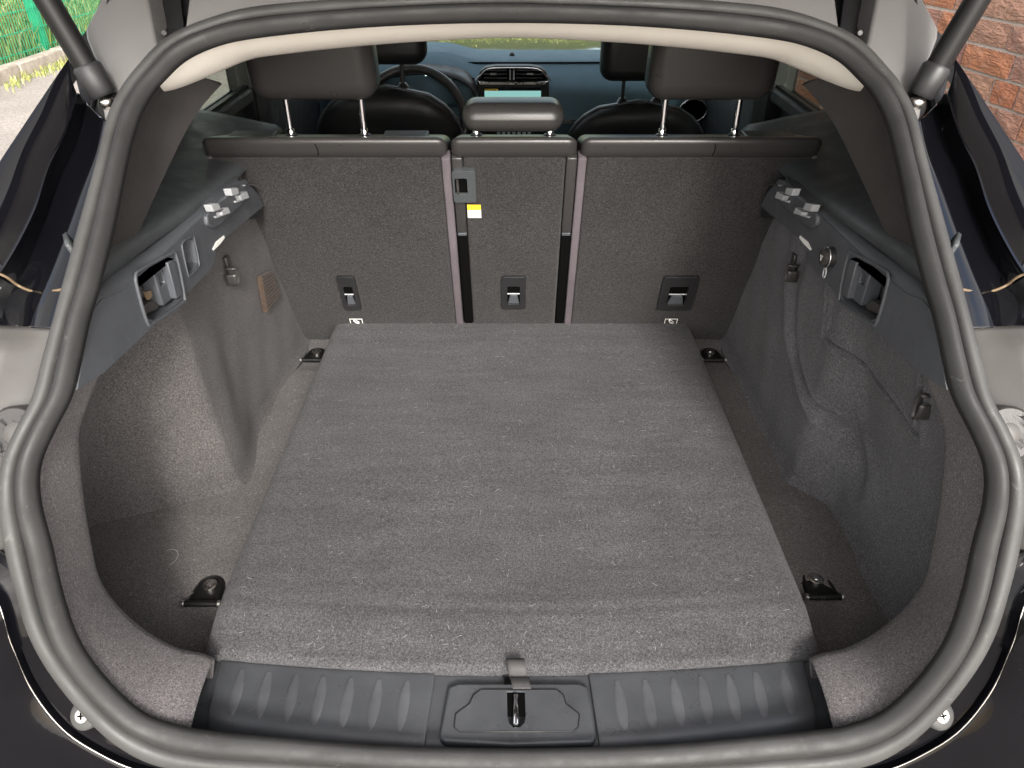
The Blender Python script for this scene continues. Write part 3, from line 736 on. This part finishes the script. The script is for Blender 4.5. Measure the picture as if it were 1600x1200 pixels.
# pull handles
def handle(px0, py0, px1, py1, st):
    (x0, h1), (x1, h0) = SEATP(px0, py0), SEATP(px1, py1); fr_ = lambda u, v, d: sf(u, v, d)
    w_, hh = x1 - x0, h1 - h0
    fb = obj('handle_bezel', *(lambda q: (q.v, q.f))(MB().prism(rrect(x0, h0, x1, h1, .008), [rrect(x0 + w_*.24, h0 + hh*.16, x1 - w_*.24, h1 - hh*.28, .004)], fr_, -.007, .004)), M['darkplastic'], st, recalc=True, bevel=.0015)
    MB().box((x0 + w_*.2, h0 + hh*.12, -.0012), (x1 - w_*.2, h1 - hh*.22, .010), fr_).obj('handle_shade', M['void'], st, smooth=0)  # shallow black box paints the shade inside the handle opening
    a = [(x0 + w_*.27, h0 + hh*.18), (x1 - w_*.27, h0 + hh*.18), (x1 - w_*.36, h0 + hh*.44), (x0 + w_*.36, h0 + hh*.44)]
    MB().prism(a, [], fr_, -.0065, .003).obj('pull_tab', M['rail'], st, recalc=True, bevel=.001)
    MB().tube([sf(x0 + w_*.25, h0 + hh*.50, -.007), sf(x1 - w_*.25, h0 + hh*.50, -.007)], .0016, 8).obj('crossbar', M['paleplastic'], st)
handle(525,430,566,482, SL); handle(783,430,821,480, SM); handle(1037,430,1079,482, SR)
# latch block on the middle seat
(x0, h1), (x1, h0) = SEATP(706, 262), SEATP(745, 311)
blk = MB().prism(rrect(x0, h0, x1, h1, .006), [rrect(x0 + .004, h0 + .022, x0 + .030, h1 - .018, .004)], sf, -.012, .004).obj('latch_block', M['darkplastic'], SM, recalc=True, bevel=.0025)
blk.data.materials[0] = M['ledge']
MB().box((x0 + .003, h0 + .020, -.0065), (x0 + .031, h1 - .016, .003), sf).obj('latch_mouth_shade', M['void'], SM, smooth=0)  # black box paints the shade inside the latch opening
MB().tube([sf(x0 + .010, h0 + .022, -.010), sf(x0 + .010, h1 - .020, -.010)], .003, 8).obj('latch_pin', M['steel'], SM)
# sticker, yellow over white
(x0, h1), (x1, h0) = SEATP(730, 320), SEATP(752, 340); hm = h0 + (h1 - h0) * .60
MB().box((x0, h0, -.0008), (x1, hm, .002), sf).obj('sticker', M['label_white'], SM, smooth=0)
MB().box((x0, hm, -.0008), (x1, h1, .002), sf).obj('sticker_band', M['label_yellow'], SM, smooth=0)
# child seat symbol labels peeping over the board
for px, st in ((557, SL), (1048, SR)):
    x, h = SEATP(px, 503); g = MB()
    for (a, b_, c_, d_) in ((-.016,-.012,.016,-.0105),(-.016,.0105,.016,.012),(-.016,-.0105,-.0145,.0105),(.0145,-.0105,.016,.0105)): g.box((x + a, h + b_, -.0008), (x + c_, h + d_, .001), sf)
    g.tube([sf(x - .006, h + .0085, -.001), sf(x - .002, h + .0085, -.001)], .002, 8)
    g.tube([sf(x - .006, h + .006, -.001), sf(x - .001, h - .002, -.001), sf(x + .006, h - .004, -.001), sf(x + .009, h - .009, -.001)], .0013, 6)
    g.tube([sf(x + .000, h + .007, -.001), sf(x + .007, h - .000, -.001)], .0009, 6)
    g.obj('child_seat_symbol', M['label_white'], st, smooth=0)

# ---- headrests
def headrest(cx, y, z0, z1, hwx, dep, posts, zs, m=M['leather'], pm=M['chrome'], r=.035, name='rear_headrest', lean=0):
    vs, fs = puffbox(cx - hwx, cx + hwx, 0, z1 - z0, -dep/2, dep/2, r, 6)
    o = obj(name, [Vector((v.x * 1.0, y + v.z - (v.y) * lean, z0 + v.y)) for v in vs], fs, m, car, smooth=60)
    for p in posts:
        MB().tube([(p, y, z0 + .01), (p, y + .0, zs - .02)], .0062, 12).obj('post', pm, o, smooth=60)
        MB().tube([(p, y, zs + .006), (p, y, zs - .004), (p, y, zs - .008)], [.011, .017, .019], 16).obj('post_collar', M['darkplastic'], o, smooth=60)
        if pm is M['chrome']: MB().tube([(p, y, zs + .006), (p, y, zs + .016), (p, y, zs + .019)], [.0075, .0075, .004], 12).obj('post_ferrule', M['chrome'], o, smooth=60)
    return o
zt = sfl(0, H1, .055)
headrest(-.378, zt.y, 1.334, 1.50, .121, .10, (-.445, -.297), zt.z, lean=.2); headrest(.380, zt.y, 1.334, 1.50, .121, .10, (.302, .448), zt.z, lean=.2)
headrest(.002, zt.y, 1.276, 1.330, .100, .10, (-.072, .076), zt.z, r=.028)
# belt guide lids on the leather rolls
for a, b_ in ((-.57, -.48), (-.26, -.17), (.47, .57)):
    MB().box((a, zt.y - .04, zt.z - .002), (b_, zt.y + .03, zt.z + .006)).obj('belt_guide', M['darkplastic'], SL if a < 0 else SR, bevel=.003)
# seat belts beside the rear seats
# ---- front seats
def front_seat(cx, y, zt_, hw_, hz0, hz1, nm='front_seat'):
    rows = []
    for k, v in enumerate(np.linspace(0, 1, 22)):
        z = .55 + (zt_ - .55) * v; e = min(1, (1 - v) / .32); hwk = hw_ * (1.0 if e >= 1 else (1 - (1 - e) ** 2.4) ** .5 * .98 + .02)
        dep = .07 * min(1, (1 - v) * 14 + .15) 
        r = []
        for a in np.linspace(0, 2 * math.pi, 33)[:-1]:
            c, s_ = math.cos(a), math.sin(a)
            r.append((cx + hwk * math.copysign(abs(c) ** .55, c), y + .02 - (z - .55) * .22 + dep * math.copysign(abs(s_) ** .7, s_), z))
        rows.append(r)
    mb = MB().grid(rows, wrap='cols'); mb.f.append(tuple(range(21 * 32, 22 * 32)))
    st = part(mb, nm, M['blackleather'], smooth=60)
    # piping along the shoulder
    path = [Vector(r[0]) for r in rows[8:]] + [Vector(r[16]) for r in rows[:7:-1]]
    part(MB().tube([p + Vector((0, -.02, .002)) for p in path], .0045, 6, cap=True), 'shoulder_piping', M['rail'], st, smooth=80)
    ys = y + .02 - (zt_ - .55) * .22
    h = headrest(cx, ys, hz0, hz1, .135, .10, (cx - .055, cx + .055), zt_, M['blackleather'], M['darkplastic'], .04, 'front_headrest')
    return st
front_seat(-.388, 2.50, 1.185, .235, 1.245, 1.46); front_seat(.415, 2.62, 1.112, .235, 1.172, 1.41)

# ---- dashboard, cluster, steering wheel
D0 = 2.95
prof_d = [(3.42, 1.118), (3.15, 1.130), (3.09, 1.128), (3.03, 1.112), (2.975, 1.085), (2.945, 1.055), (2.95, 1.0), (2.96, .90), (2.99, .78), (3.05, .6)]
pd = cr(prof_d, 5); rows = []
for x in np.linspace(-.76, .76, 50):
    hump = .035 * math.exp(-((x + .36) / .17) ** 4); rows.append([(x, y - .02 * math.cos(x * 2) - hump * 1.0 * (z > 1.0), z + hump * sm(1.0, 1.1, z)) for y, z in pd])
dash = part(MB().grid(rows), 'dashboard', M['dash'], solid=.01)
DY = 2.925
def dp(l, y=DY): return [(lambda v: (v.x, v.z))(PY(a, b_, y)) for a, b_ in l]
fy = lambda y: (lambda u, v, d: Vector((u, y + d, v)))
fr_o = dp([(745,152),(746,125),(750,112),(758,105),(775,102),(828,102),(845,105),(853,112),(857,125),(858,152)])
fr_i = dp([(750,127),(753,115),(760,108),(776,105),(827,105),(843,108),(850,115),(853,127)])
part(MB().prism(fr_o, [fr_i], fy(DY), -.012, .03), 'centre_bezel', M['rod'], dash, bevel=.002, recalc=True)
part(MB().tube([Vector((u, DY - .013, v)) for u, v in cr(fr_i, 3, True)], .0028, 6, closed=True), 'bezel_trim', M['chrome'], dash, smooth=80)
part(MB().prism(fr_i, [], fy(DY), .018, .022), 'vent_void', M['void'], dash, recalc=True)
for k in range(3):
    for a, b_ in ((756, 792), (806, 848)):
        p, q = PY(a, 110 + k * 6, DY), PY(b_, 110 + k * 6, DY)
        part(MB().box((p.x, DY - .002, p.z - .0015), (q.x, DY + .014, p.z + .0015)), 'vent_slat', M['rail'], dash)
for a in (797, 803):
    p, q = PY(a, 109, DY), PY(a, 124, DY); part(MB().box((p.x - .003, DY - .010, q.z), (p.x + .003, DY + .01, p.z)), 'vent_divider', M['paleplastic'], dash)
for a in (771, 828):
    p = PY(a, 115, DY); part(MB().box((p.x - .012, DY - .010, p.z - .003), (p.x + .012, DY, p.z + .003)), 'vent_tab', M['paleplastic'], dash)
p, q = PY(749, 128, DY - .014), PY(853, 132, DY - .014); part(MB().box((p.x, DY - .016, q.z), (q.x, DY - .010, p.z)), 'silver_strip', M['steel'], dash)
p, q = PY(755, 136, DY - .014), PY(846, 165, DY - .014); part(MB().box((p.x, DY - .018, q.z), (q.x, DY - .012, p.z)), 'screen_frame', M['screen_dark'], dash)
p, q = PY(757, 142, DY - .02), PY(845, 160, DY - .02); part(MB().box((p.x, DY - .0195, q.z), (q.x, DY - .0182, p.z)), 'screen', M['screen'], dash, smooth=0)
p, q = PY(757, 139, DY - .02), PY(778, 142, DY - .02); part(MB().box((p.x, DY - .0195, q.z), (q.x, DY - .0182, p.z)), 'screen_tab', M['label_yellow'], dash, smooth=0)
# climate buttons under the screen, seen below the middle headrest
for k in range(7):
    p = PY(779 + k * 8, 209, 2.86); part(MB().box((p.x - .006, 2.85, p.z - .004), (p.x + .006, 2.87, p.z + .004)), 'button', M['paleplastic'], dash)
p = PY(800, 212, 2.87); part(MB().box((p.x - .13, 2.872, p.z - .12), (p.x + .13, 2.95, p.z + .04)), 'climate_panel', M['rod'], dash, bevel=.004)
# passenger trim strip
p, q = PY(880, 186, 2.93), PY(1040, 190, 2.93); part(MB().box((p.x, 2.915, q.z - .004), (q.x, 2.93, p.z)), 'trim_strip', M['steel'], dash)
# dash top line and sensor
part(MB().tube([(x, 3.06 - .02 * math.cos(x * 2), 1.133) for x in np.linspace(-.74, .74, 20)], .004, 6), 'dash_seam', M['void'], dash)
part(MB().tube([(0.0, 3.2, 1.12), (0, 3.2, 1.14), (0, 3.2, 1.145)], [.012, .010, .004], 12), 'light_sensor', M['darkplastic'], dash)
# hood and gauges
cx0 = -.33
hood = []
for y in (2.80, 2.86, 2.95, 3.05):
    hood.append([(cx0 + .20 * math.cos(a) * 1.0, y + .02 * math.sin(a), 1.02 + (.125 - (3.05 - y) * .04) * max(math.sin(a), 0) ** .6) for a in np.linspace(0, math.pi, 25)])
part(MB().grid(hood), 'cluster_hood', M['blackleather'], dash, solid=.008, smooth=60)
obj('cluster_panel', [(-.53, 2.93, .88), (-.14, 2.93, .88), (-.14, 2.93, 1.10), (-.53, 2.93, 1.10)], [(0,1,2,3)], M['rod'], dash, smooth=0)
for (px, py, r) in ((666, 121, 15), (696, 124, 10.5)):
    c = PY(px, py, 2.92); rr = r / FPX * 2.72
    part(MB().tube([c + Vector((0, .004, 0)), c + Vector((0, 0, 0))], rr, 28), 'gauge', M['screen_dark'], dash)
    part(MB().tube([c + Vector((math.cos(a) * rr * .72, -.0015, math.sin(a) * rr * .72)) for a in np.linspace(-.5, math.pi + .5, 26)], rr * .17, 6), 'gauge_glow', M['gauge'], dash)
    mb = MB()
    for a in np.linspace(-.5, math.pi + .5, 13):
        d = Vector((math.cos(a), 0, math.sin(a))); mb.tube([c + d * rr * .82 + Vector((0, -.008, 0)), c + d * rr * .96 + Vector((0, -.008, 0))], rr * .028, 4)
    mb.tube([c + Vector((0, -.008, 0)), c + Vector((0, -.008, rr * .3))], rr * .10, 6)
    part(mb, 'gauge_marks', M['needle'], dash, smooth=0)
c = PY(696, 130, 2.90); part(MB().tube([c, c + Vector((0, -.002, 0))], .006, 8), 'warning_lamp', M['amber'], dash)
wc = Vector((-.355, 2.72, .985)); nrm = Vector((0, -.93, .37)).normalized(); ux = Vector((1, 0, 0)); uy = nrm.cross(ux)
wheel = part(MB().tube([wc + ux * math.cos(a) * .187 + uy * math.sin(a) * .187 for a in np.linspace(0, 6.283, 65)[:-1]], .0155, 12, closed=True), 'steering_wheel', M['blackleather'], smooth=80)
wheel.data.materials[0] = M['leather']
vs, fs = puffbox(-.17, .17, -.035, .035, -.012, .02, .012, 3)
obj('spoke', [wc + ux * v.x + uy * v.y * (1 - abs(v.x) * 1.5) + nrm * v.z for v in vs], fs, M['rail'], wheel, smooth=50)
vs, fs = puffbox(-.07, .07, -.08, .05, -.01, .05, .025, 5)
obj('airbag_cover', [wc + ux * v.x + uy * v.y + nrm * v.z for v in vs], fs, M['leather'], wheel, smooth=50)
for sx in (-1, 1):
    g = rrect(sx * .11 - .03, -.022, sx * .11 + .03, .022, .008)
    part(MB().tube([wc + ux * a + uy * b_ + nrm * .018 for a, b_ in g], .002, 6, closed=True), 'button_surround', M['chrome'], wheel, smooth=80)
# round side vent ring and door mirror side trim on the right
for px, py, y, r in ((1083, 173, 2.90, .052),):
    c = PY(px, py, y); part(MB().tube([c + Vector((math.cos(a) * r, 0, math.sin(a) * r * .8)) for a in np.linspace(0, 6.283, 41)[:-1]], .004, 8, closed=True), 'vent_ring', M['chrome'], dash, smooth=80)
    part(MB().tube([c, c + Vector((0, .01, 0))], r * .92, 28), 'vent_face', M['void'], dash)

# ---- pillar trims, headliner
PT = [((108,620),(150,590)),((137,500),(166,500)),((153,445),(178,448)),((175,357),(220,350)),((195,260),(262,258)),((212,195),(292,198)),((233,152),(318,160)),((255,125),(345,130))]
for s in (-1, 1):
    A = cr([PS(a[0] + 2, a[1], .004) for a, b_ in PT], 6); B = cr([PS(*b_, .20) for a, b_ in PT], 6); rows = []
    for p, q in zip(A, B):
        p, q = Vector(p), Vector(q); p = p + (p - q) * .05; r = []
        for k in range(8): t_ = k / 7; r.append(mir(p.lerp(q, t_) + Vector((-.012 * math.sin(math.pi * t_), 0, .012 * math.sin(math.pi * t_))), s))
        r.append(mir(q + Vector((-.02, .02, 0)), s)); r.append(mir(q + Vector((-.14, .03, .02)), s)); rows.append(r)
    part(MB().grid(rows), 'pillar_trim', M['pillar'], solid=.004, smooth=50)
HL = [((247,133),(262,139)),((255,125),(297,129)),((290,93),(345,109)),((340,70),(390,91)),((400,57),(440,83)),((520,44),(540,72)),((650,36),(655,63)),((800,33),(800,57))]
A = [PS(a[0], a[1] - 3, .004) for a, b_ in HL]; B = [PS(*b_, .13) for a, b_ in HL]
A = A + [mir(p, 1) for p in A[-2::-1]]; B = B + [mir(p, 1) for p in B[-2::-1]]
A, B = cr(A, 6), cr(B, 6); rows = []
for p, q in zip(A, B):
    p, q = Vector(p), Vector(q); p = p + (p - q) * .08; r = []
    for k in range(8): t_ = k / 7; r.append(p.lerp(q, t_) + Vector((0, 0, -.006 * math.sin(math.pi * t_))))
    r += [q + Vector((0, .02, .006)), q + Vector((0, .05, .03)), q + Vector((0, .15, .07))]
    rows.append(r)
part(MB().grid(rows), 'headliner_edge', M['headliner'], solid=.004, smooth=70)
rows = []
for y in np.linspace(1.40, 2.62, 14):
    rows.append([(x, y, 1.585 - .16 * abs(x / .72) ** 4 + .03 * math.sin((y - 1.4) * 2)) for x in np.linspace(-.72, .72, 21)])
part(MB().grid(rows), 'headliner', M['headliner'], solid=.01)

# ---- cabin sides, doors and windows, windscreen, bonnet
for s in (-1, 1):
    X = s * .74
    # rear quarter inner wall (dark) above the ledge and the C pillar
    mb = MB().grid([[(s * x, y, 1.20) for x, y in ((.62, .92), (.68, 1.05), (.71, 1.2), (.735, 1.4), (.74, 1.55), (.74, 1.77))],
      [(s * x, y, 1.42) for x, y in ((.60, 1.10), (.62, 1.16), (.65, 1.28), (.70, 1.42), (.735, 1.55), (.74, 1.77))],
      [(s * x, y, 1.60) for x, y in ((.575, 1.25), (.58, 1.27), (.60, 1.31), (.68, 1.42), (.735, 1.55), (.74, 1.77))]])
    part(mb, 'quarter_trim', M['blackleather'], solid=.006)
    dr = part(MB().box((min(X, X + s*.05), 1.77, .45), (max(X, X + s*.05), 3.35, 1.215)), 'door', M['ledge'], bevel=.012)
    part(MB().box((min(s*.705, s*.745), 1.77, 1.195), (max(s*.705, s*.745), 3.1, 1.232)), 'door_sill', M['ledge'], dr, bevel=.008)
    part(MB().box((min(s*.715, s*.728), 1.79, 1.2325), (max(s*.715, s*.728), 3.0, 1.240)), 'window_strip', M['rod'], dr)
    part(MB().box((min(s*.735, s*.740), 1.77, 1.23), (max(s*.735, s*.740), 2.10, 1.54)), 'door_window', M['tint'], dr, smooth=0)
    part(MB().box((min(s*.735, s*.740), 2.24, 1.23), (max(s*.735, s*.740), 3.1, 1.54)), 'door_window', M['tint'], dr, smooth=0)
    part(MB().box((min(s*.70, s*.77), 2.105, 1.0), (max(s*.70, s*.77), 2.235, 1.56)), 'door_pillar', M['blackleather'], dr, bevel=.01)
    part(MB().tube([(s*.70, 3.42, 1.10), (s*.66, 3.0, 1.34), (s*.62, 2.62, 1.53)], .03, 10), 'screen_pillar', M['blackleather'])
    # outer body side below the windows
    rows = []
    for y in np.linspace(.86, 4.6, 30):
        rows.append([(s * x, y, z) for x, z in ((.76, 1.225), (.80, 1.16), (.88, 1.02), (.935, .9), (.95, .5), (.90, .30))])
    part(MB().grid(rows), 'body_side', M['paint'], solid=.01)
for s in (-1, 1):      # rear corner skin joining the lamp housing and bumper to the body side
    rows = []
    for z, xs in ((1.225, .76), (1.16, .80), (1.02, .88), (.9, .935), (.5, .95), (.30, .90)):
        y0 = yap(z) + .055; r = [(s * (.70 if z < 1.1 else .66), y0 + .02, z)]
        for a in np.linspace(0, math.pi / 2, 9): r.append((s * (xs - .14 + .14 * math.sin(a)), y0 + (.87 - y0) * (1 - math.cos(a)), z))
        rows.append([tuple(q) for q in r])
    part(MB().grid(rows), 'rear_corner', M['paint'], solid=.004, off=0, smooth=70)
obj('windscreen', [(-.68, 3.42, 1.11), (.68, 3.42, 1.11), (.60, 2.64, 1.56), (-.60, 2.64, 1.56)], [(0,1,2,3)], M['clear'], car, smooth=0)
part(MB().box((-.72, 1.6, .50), (.72, 3.3, .55)), 'cabin_floor', M['blackleather'])
part(MB().box((-.13, 2.1, .55), (.13, 2.95, .80)), 'centre_console', M['blackleather'], bevel=.02)
rows = []
for y in np.linspace(1.24, 2.66, 14):
    wq = float(np.interp(y, [1.14, 1.28, 1.42, 1.55], [.50, .59, .68, .745])); rows.append([(x * wq, y, 1.655 - .13 * abs(x) ** 3) for x in np.linspace(-1, 1, 21)])
part(MB().grid(rows), 'roof', M['paint'], solid=.02, off=1)
rows = []
for y in np.linspace(3.44, 4.6, 12):
    rows.append([(x, y, 1.075 - .05 * ((y - 3.44) / 1.1) ** 2 - .05 * abs(x / .85) ** 3 + .012 * math.exp(-((abs(x) - .45) / .06) ** 2)) for x in np.linspace(-.85, .85, 31)])
part(MB().grid(rows), 'bonnet', M['paint'], solid=.01)

# ---- outer body round the opening
ST_ = [[(109,92),(118,146),(134,160),(152,178),(168,190)],[(75,142),(98,208),(122,218),(143,224),(158,238)],[(35,202),(72,262),(92,285),(112,288),(146,300)],
       [(0,255),(49,331),(68,350),(88,350),(129,360)],[(-40,318),(6,412),(40,420),(60,420),(108,428)],[(-80,390),(-40,472),(12,468),(38,470),(95,474)],[(-95,480),(-70,510),(0,512),(26,512),(87,514)]]
OFF = [-.030, -.004, .050, .040, .004]
for s in (-1, 1):
    cols = [cr([PS(*st[k], OFF[k]) for st in ST_], 8) for k in range(5)]; rows = []
    for i in range(len(cols[0])):
        P5 = [np.array(c[i]) for c in cols]
        A_, B_, C_, D_, E_ = [Vector(p) for p in P5]
        nrm_ = Vector((0, -.8, .5)) * .004
        r = [A_ + Vector((-.012, .05, -.02)), A_, A_.lerp(B_, .25) + nrm_, A_.lerp(B_, .5) + nrm_ * 1.4, A_.lerp(B_, .75) + nrm_, B_ + Vector((0, .002, 0)), B_ + Vector((.003, 0, 0)), B_.lerp(C_, .2) + Vector((.0, .006, 0)), B_.lerp(C_, .6), C_, C_.lerp(D_, .3), D_, D_.lerp(E_, .5) + nrm_, E_, E_ + Vector((.02, .01, 0))]
        rows.append([mir(v, s) for v in r])
    qp = part(MB().grid(rows), 'quarter_panel', M['paint_gloss'], solid=.0025, smooth=50)
    # small fixing clips on the flange
    for (px, py) in ((101,175),(81,219),(60,261),(28,310),(9,362)):
        c = mir(PS(px, py, .008), s); n_ = Vector((0, -.8, .55)).normalized(); u = n_.orthogonal().normalized(); v_ = n_.cross(u)
        part(MB().tube([c + n_ * .002 + (u * math.cos(a) + v_ * math.sin(a)) * .0052 for a in np.linspace(0, 6.283, 17)[:-1]], .0014, 6, closed=True), 'fixing_clip', M['rail'], qp, smooth=80)
    # body sealer seam across the channel
    path = [mir(PS(px, py, o_), s) for px, py, o_ in ((-8,425,-.008),(12,434,.010),(30,447,.036),(55,456,.032),(80,455,.014),(104,451,-.004))]
    part(MB().tube([Vector(p) for p in cr(path, 5)], .0019, 6), 'sealer_bead', M['sealant'], qp, smooth=80)
    # grey gutter panel above, dark hinge gap, strut
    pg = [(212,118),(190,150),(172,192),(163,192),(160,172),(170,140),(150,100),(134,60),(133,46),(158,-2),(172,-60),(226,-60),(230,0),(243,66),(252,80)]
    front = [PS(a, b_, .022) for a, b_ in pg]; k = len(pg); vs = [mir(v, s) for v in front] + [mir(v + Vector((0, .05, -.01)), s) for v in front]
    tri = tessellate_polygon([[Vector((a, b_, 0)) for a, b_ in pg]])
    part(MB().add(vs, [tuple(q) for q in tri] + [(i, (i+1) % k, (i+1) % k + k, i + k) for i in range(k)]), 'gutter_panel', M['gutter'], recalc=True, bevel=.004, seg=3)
    bk = [(110,90),(120,66),(138,44),(160,-5),(186,-70),(330,-70),(330,60),(260,110),(200,190),(170,240),(140,240),(128,160)]
    k = len(bk); vs = [mir(PS(a, b_, .085), s) for a, b_ in bk]; vs += [v + Vector((0, .02, 0)) for v in vs]
    part(MB().add(vs, [tuple(q) for q in tessellate_polygon([[Vector((a, b_, 0)) for a, b_ in bk]])] + [(i, (i+1) % k, (i+1) % k + k, i + k) for i in range(k)]), 'inner_body_panel', M['darkplastic'], recalc=True)
    rows = []
    for a, b_, o_ in (((224, -60), (284, -60), .06), ((226, 0), (282, 0), .06), ((236, 40), (288, 45), .055), ((246, 90), (300, 66), .04)):
        rows.append([mir(PS(*a, o_), s), mir(PS((a[0] + b_[0]) / 2, (a[1] + b_[1]) / 2, o_ + .03), s), mir(PS(*b_, o_), s)])
    part(MB().grid(rows), 'hinge_gap', M['darkplastic'], solid=.003)
    p = mir(PS(262, 54, .045), s); part(MB().tube([p, p + Vector((0, -.012, .004))], .0045, 8), 'hinge_bolt', M['leather'], bevel=.001)
    # lower corner housing and rubber buffer
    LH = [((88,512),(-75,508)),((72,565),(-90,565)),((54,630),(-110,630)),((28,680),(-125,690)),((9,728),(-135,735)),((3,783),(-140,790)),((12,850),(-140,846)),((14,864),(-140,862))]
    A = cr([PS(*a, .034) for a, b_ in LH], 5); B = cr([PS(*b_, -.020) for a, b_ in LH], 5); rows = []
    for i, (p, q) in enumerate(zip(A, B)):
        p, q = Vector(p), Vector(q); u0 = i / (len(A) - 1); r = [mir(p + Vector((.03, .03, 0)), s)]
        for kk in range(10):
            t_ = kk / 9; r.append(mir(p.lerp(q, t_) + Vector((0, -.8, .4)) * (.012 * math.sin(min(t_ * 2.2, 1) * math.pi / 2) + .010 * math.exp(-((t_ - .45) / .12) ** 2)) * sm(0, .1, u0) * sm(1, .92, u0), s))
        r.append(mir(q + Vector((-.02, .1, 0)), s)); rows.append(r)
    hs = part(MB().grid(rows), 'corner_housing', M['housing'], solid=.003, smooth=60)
    c = mir(PS(32, 677, .020), s); n_ = Vector((0, -.85, .5)).normalized(); u = Vector((1, 0, 0)); v_ = n_.cross(u)
    part(MB().tube([c - n_ * .012, c + n_ * .006, c + n_ * .010, c + n_ * .010, c + n_ * .003], [.034, .034, .031, .024, .020], 32, cap=True), 'buffer_ring', M['leather'], hs, smooth=50)
    part(MB().tube([c, c + n_ * .007, c + n_ * .010, c + n_ * .011], [.0175, .017, .014, .004], 28), 'buffer', M['housing'], hs, smooth=80)
# roof edge trim over the opening (grey, between the hinge gaps)
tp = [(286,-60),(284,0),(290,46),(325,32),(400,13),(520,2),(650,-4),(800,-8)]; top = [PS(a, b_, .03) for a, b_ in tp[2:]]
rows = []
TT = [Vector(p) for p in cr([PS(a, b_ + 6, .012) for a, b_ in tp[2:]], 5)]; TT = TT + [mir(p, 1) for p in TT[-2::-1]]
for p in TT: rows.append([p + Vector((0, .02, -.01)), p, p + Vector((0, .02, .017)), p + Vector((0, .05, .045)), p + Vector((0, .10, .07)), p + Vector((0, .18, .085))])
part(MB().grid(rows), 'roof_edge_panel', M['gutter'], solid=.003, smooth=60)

# bumper and lower gutter: seal edge -> crease -> outer skin
BS = [((8,866),(-100,868),(-220,872)),((26,915),(-4,918),(-170,930)),((50,990),(26,995),(-150,1040)),((92,1061),(58,1068),(-100,1140)),((158,1136),(106,1130),(-30,1225)),((222,1180),(162,1168),(40,1310)),
      ((290,1197),(228,1196),(150,1370)),((372,1204),(340,1216),(320,1370)),((500,1210),(490,1228),(480,1390)),((650,1214),(650,1234),(650,1400)),((800,1216),(800,1236),(800,1400))]
def P3(st):
    return PS(*st[0], .006), PS(*st[1], .03), PS(*st[2], -.02)
cols = list(zip(*[P3(st) for st in BS])); 
cols = [list(c) + [mir(p, 1) for p in c[-2::-1]] for c in cols]; cols = [[Vector(p) for p in cr(c, 6)] for c in cols]; rows = []; edge_l = []
for a, b_, c in zip(*cols):
    m1 = a.lerp(b_, .5) + Vector((0, .02, -.012)); e = b_ + Vector((0, -.010, .004)); edge_l.append(e + Vector((0, -.001, .001)))
    rows.append([a + Vector((0, .015, 0)), a, a.lerp(m1, .5) + Vector((0, .004, 0)), m1, m1.lerp(b_, .7), b_, e, e + Vector((0, -.004, -.006)), e.lerp(c, .3) + Vector((0, -.006, -.008)), e.lerp(c, .7) + Vector((0, -.008, -.012)), c + Vector((0, -.002, -.02)), c + Vector((0, .0, -.45))])
bump_ = part(MB().grid(rows), 'bumper', M['paint'], solid=.003, smooth=60)
part(MB().tube(edge_l, .0011, 6, cap=False), 'bumper_edge', M['steel'], bump_, smooth=80)
for s in (-1, 1):
    c = mir(PS(134, 1116, .004), s); n_ = Vector((s * .1, -.72, .68)).normalized(); u = n_.orthogonal().normalized(); v_ = n_.cross(u)
    sc = part(MB().tube([c - n_ * .01, c + n_ * .003, c + n_ * .006, c + n_ * .0065], [.019, .019, .0165, .010], 28), 'bumper_screw', M['seal_lip'], bump_, smooth=50)
    part(MB().tube([c + n_ * .006, c + n_ * .009, c + n_ * .0095], [.0095, .0085, .005], 20), 'screw_head', M['steel'], bump_, smooth=50)
    mb = MB()
    for d in (u + v_, u - v_): mb.tube([c + n_ * .0098 - d * .003, c + n_ * .0098 + d * .003], .0010, 4)
    part(mb, 'screw_slot', M['void'], bump_, smooth=0)

# ---- gas struts
for s in (-1, 1):
    a = PS(152, 132, -.01); bpt = PY(72, -2, a.y + .005); d = (bpt - a).normalized()
    far = a + d * .50; a_, f_ = mir(a, s), mir(far, s); dd = (f_ - a_).normalized()
    st = part(MB().tube([a_ + dd * .012, a_ + dd * .02, f_], [.0145, .0155, .0155], 20), 'gas_strut', M['rod'], smooth=50)
    part(MB().tube([a_ - dd * .016, a_ - dd * .012, a_ + dd * .022, a_ + dd * .026], [.0155, .0185, .0190, .0165], 20), 'end_socket', M['darkplastic'], st, smooth=40)
    q = a_ - dd * .022
    part(MB().tube([q + Vector((0, 0, .006)), q, q - Vector((0, 0, .006)), q - Vector((0, 0, .012))], [.006, .011, .0095, .006], 14), 'ball_stud', M['steel'], st, smooth=80)
    part(MB().tube([q + Vector((-s * .004, .02, -.008)), q + Vector((s * .006, .0, -.008))], .006, 10), 'stud_bolt', M['steel'], st)
    part(MB().tube([q + Vector((0, .045, -.02)), q + Vector((0, .012, -.012)), q + Vector((0, .006, -.010))], [.026, .022, .016], 24), 'strut_mount', M['darkplastic'], st, smooth=60)

# ---- raised tailgate overhead (above the frame, shades the boot)
tg = part(MB().grid([[(x, y, z + .02 - dz * (abs(x) / .74) ** 6) for x in np.linspace(-.74, .74, 25)] for y, z, dz in ((1.26, 1.64, .04), (1.10, 1.76, .07), (.85, 1.93, .10), (.50, 2.08, .12), (.10, 2.16, .12))]), 'tailgate', M['paint'], solid=.03, off=1)
part(MB().grid([[(x, y, z) for x in np.linspace(-.56, .56, 9)] for y, z in ((1.22, 1.635), (1.08, 1.725), (.83, 1.895), (.54, 2.03), (.14, 2.11))]), 'tailgate_trim', M['gate_trim'], tg, solid=.01)
print('bricks', nb, 'objects', len(bpy.data.objects))
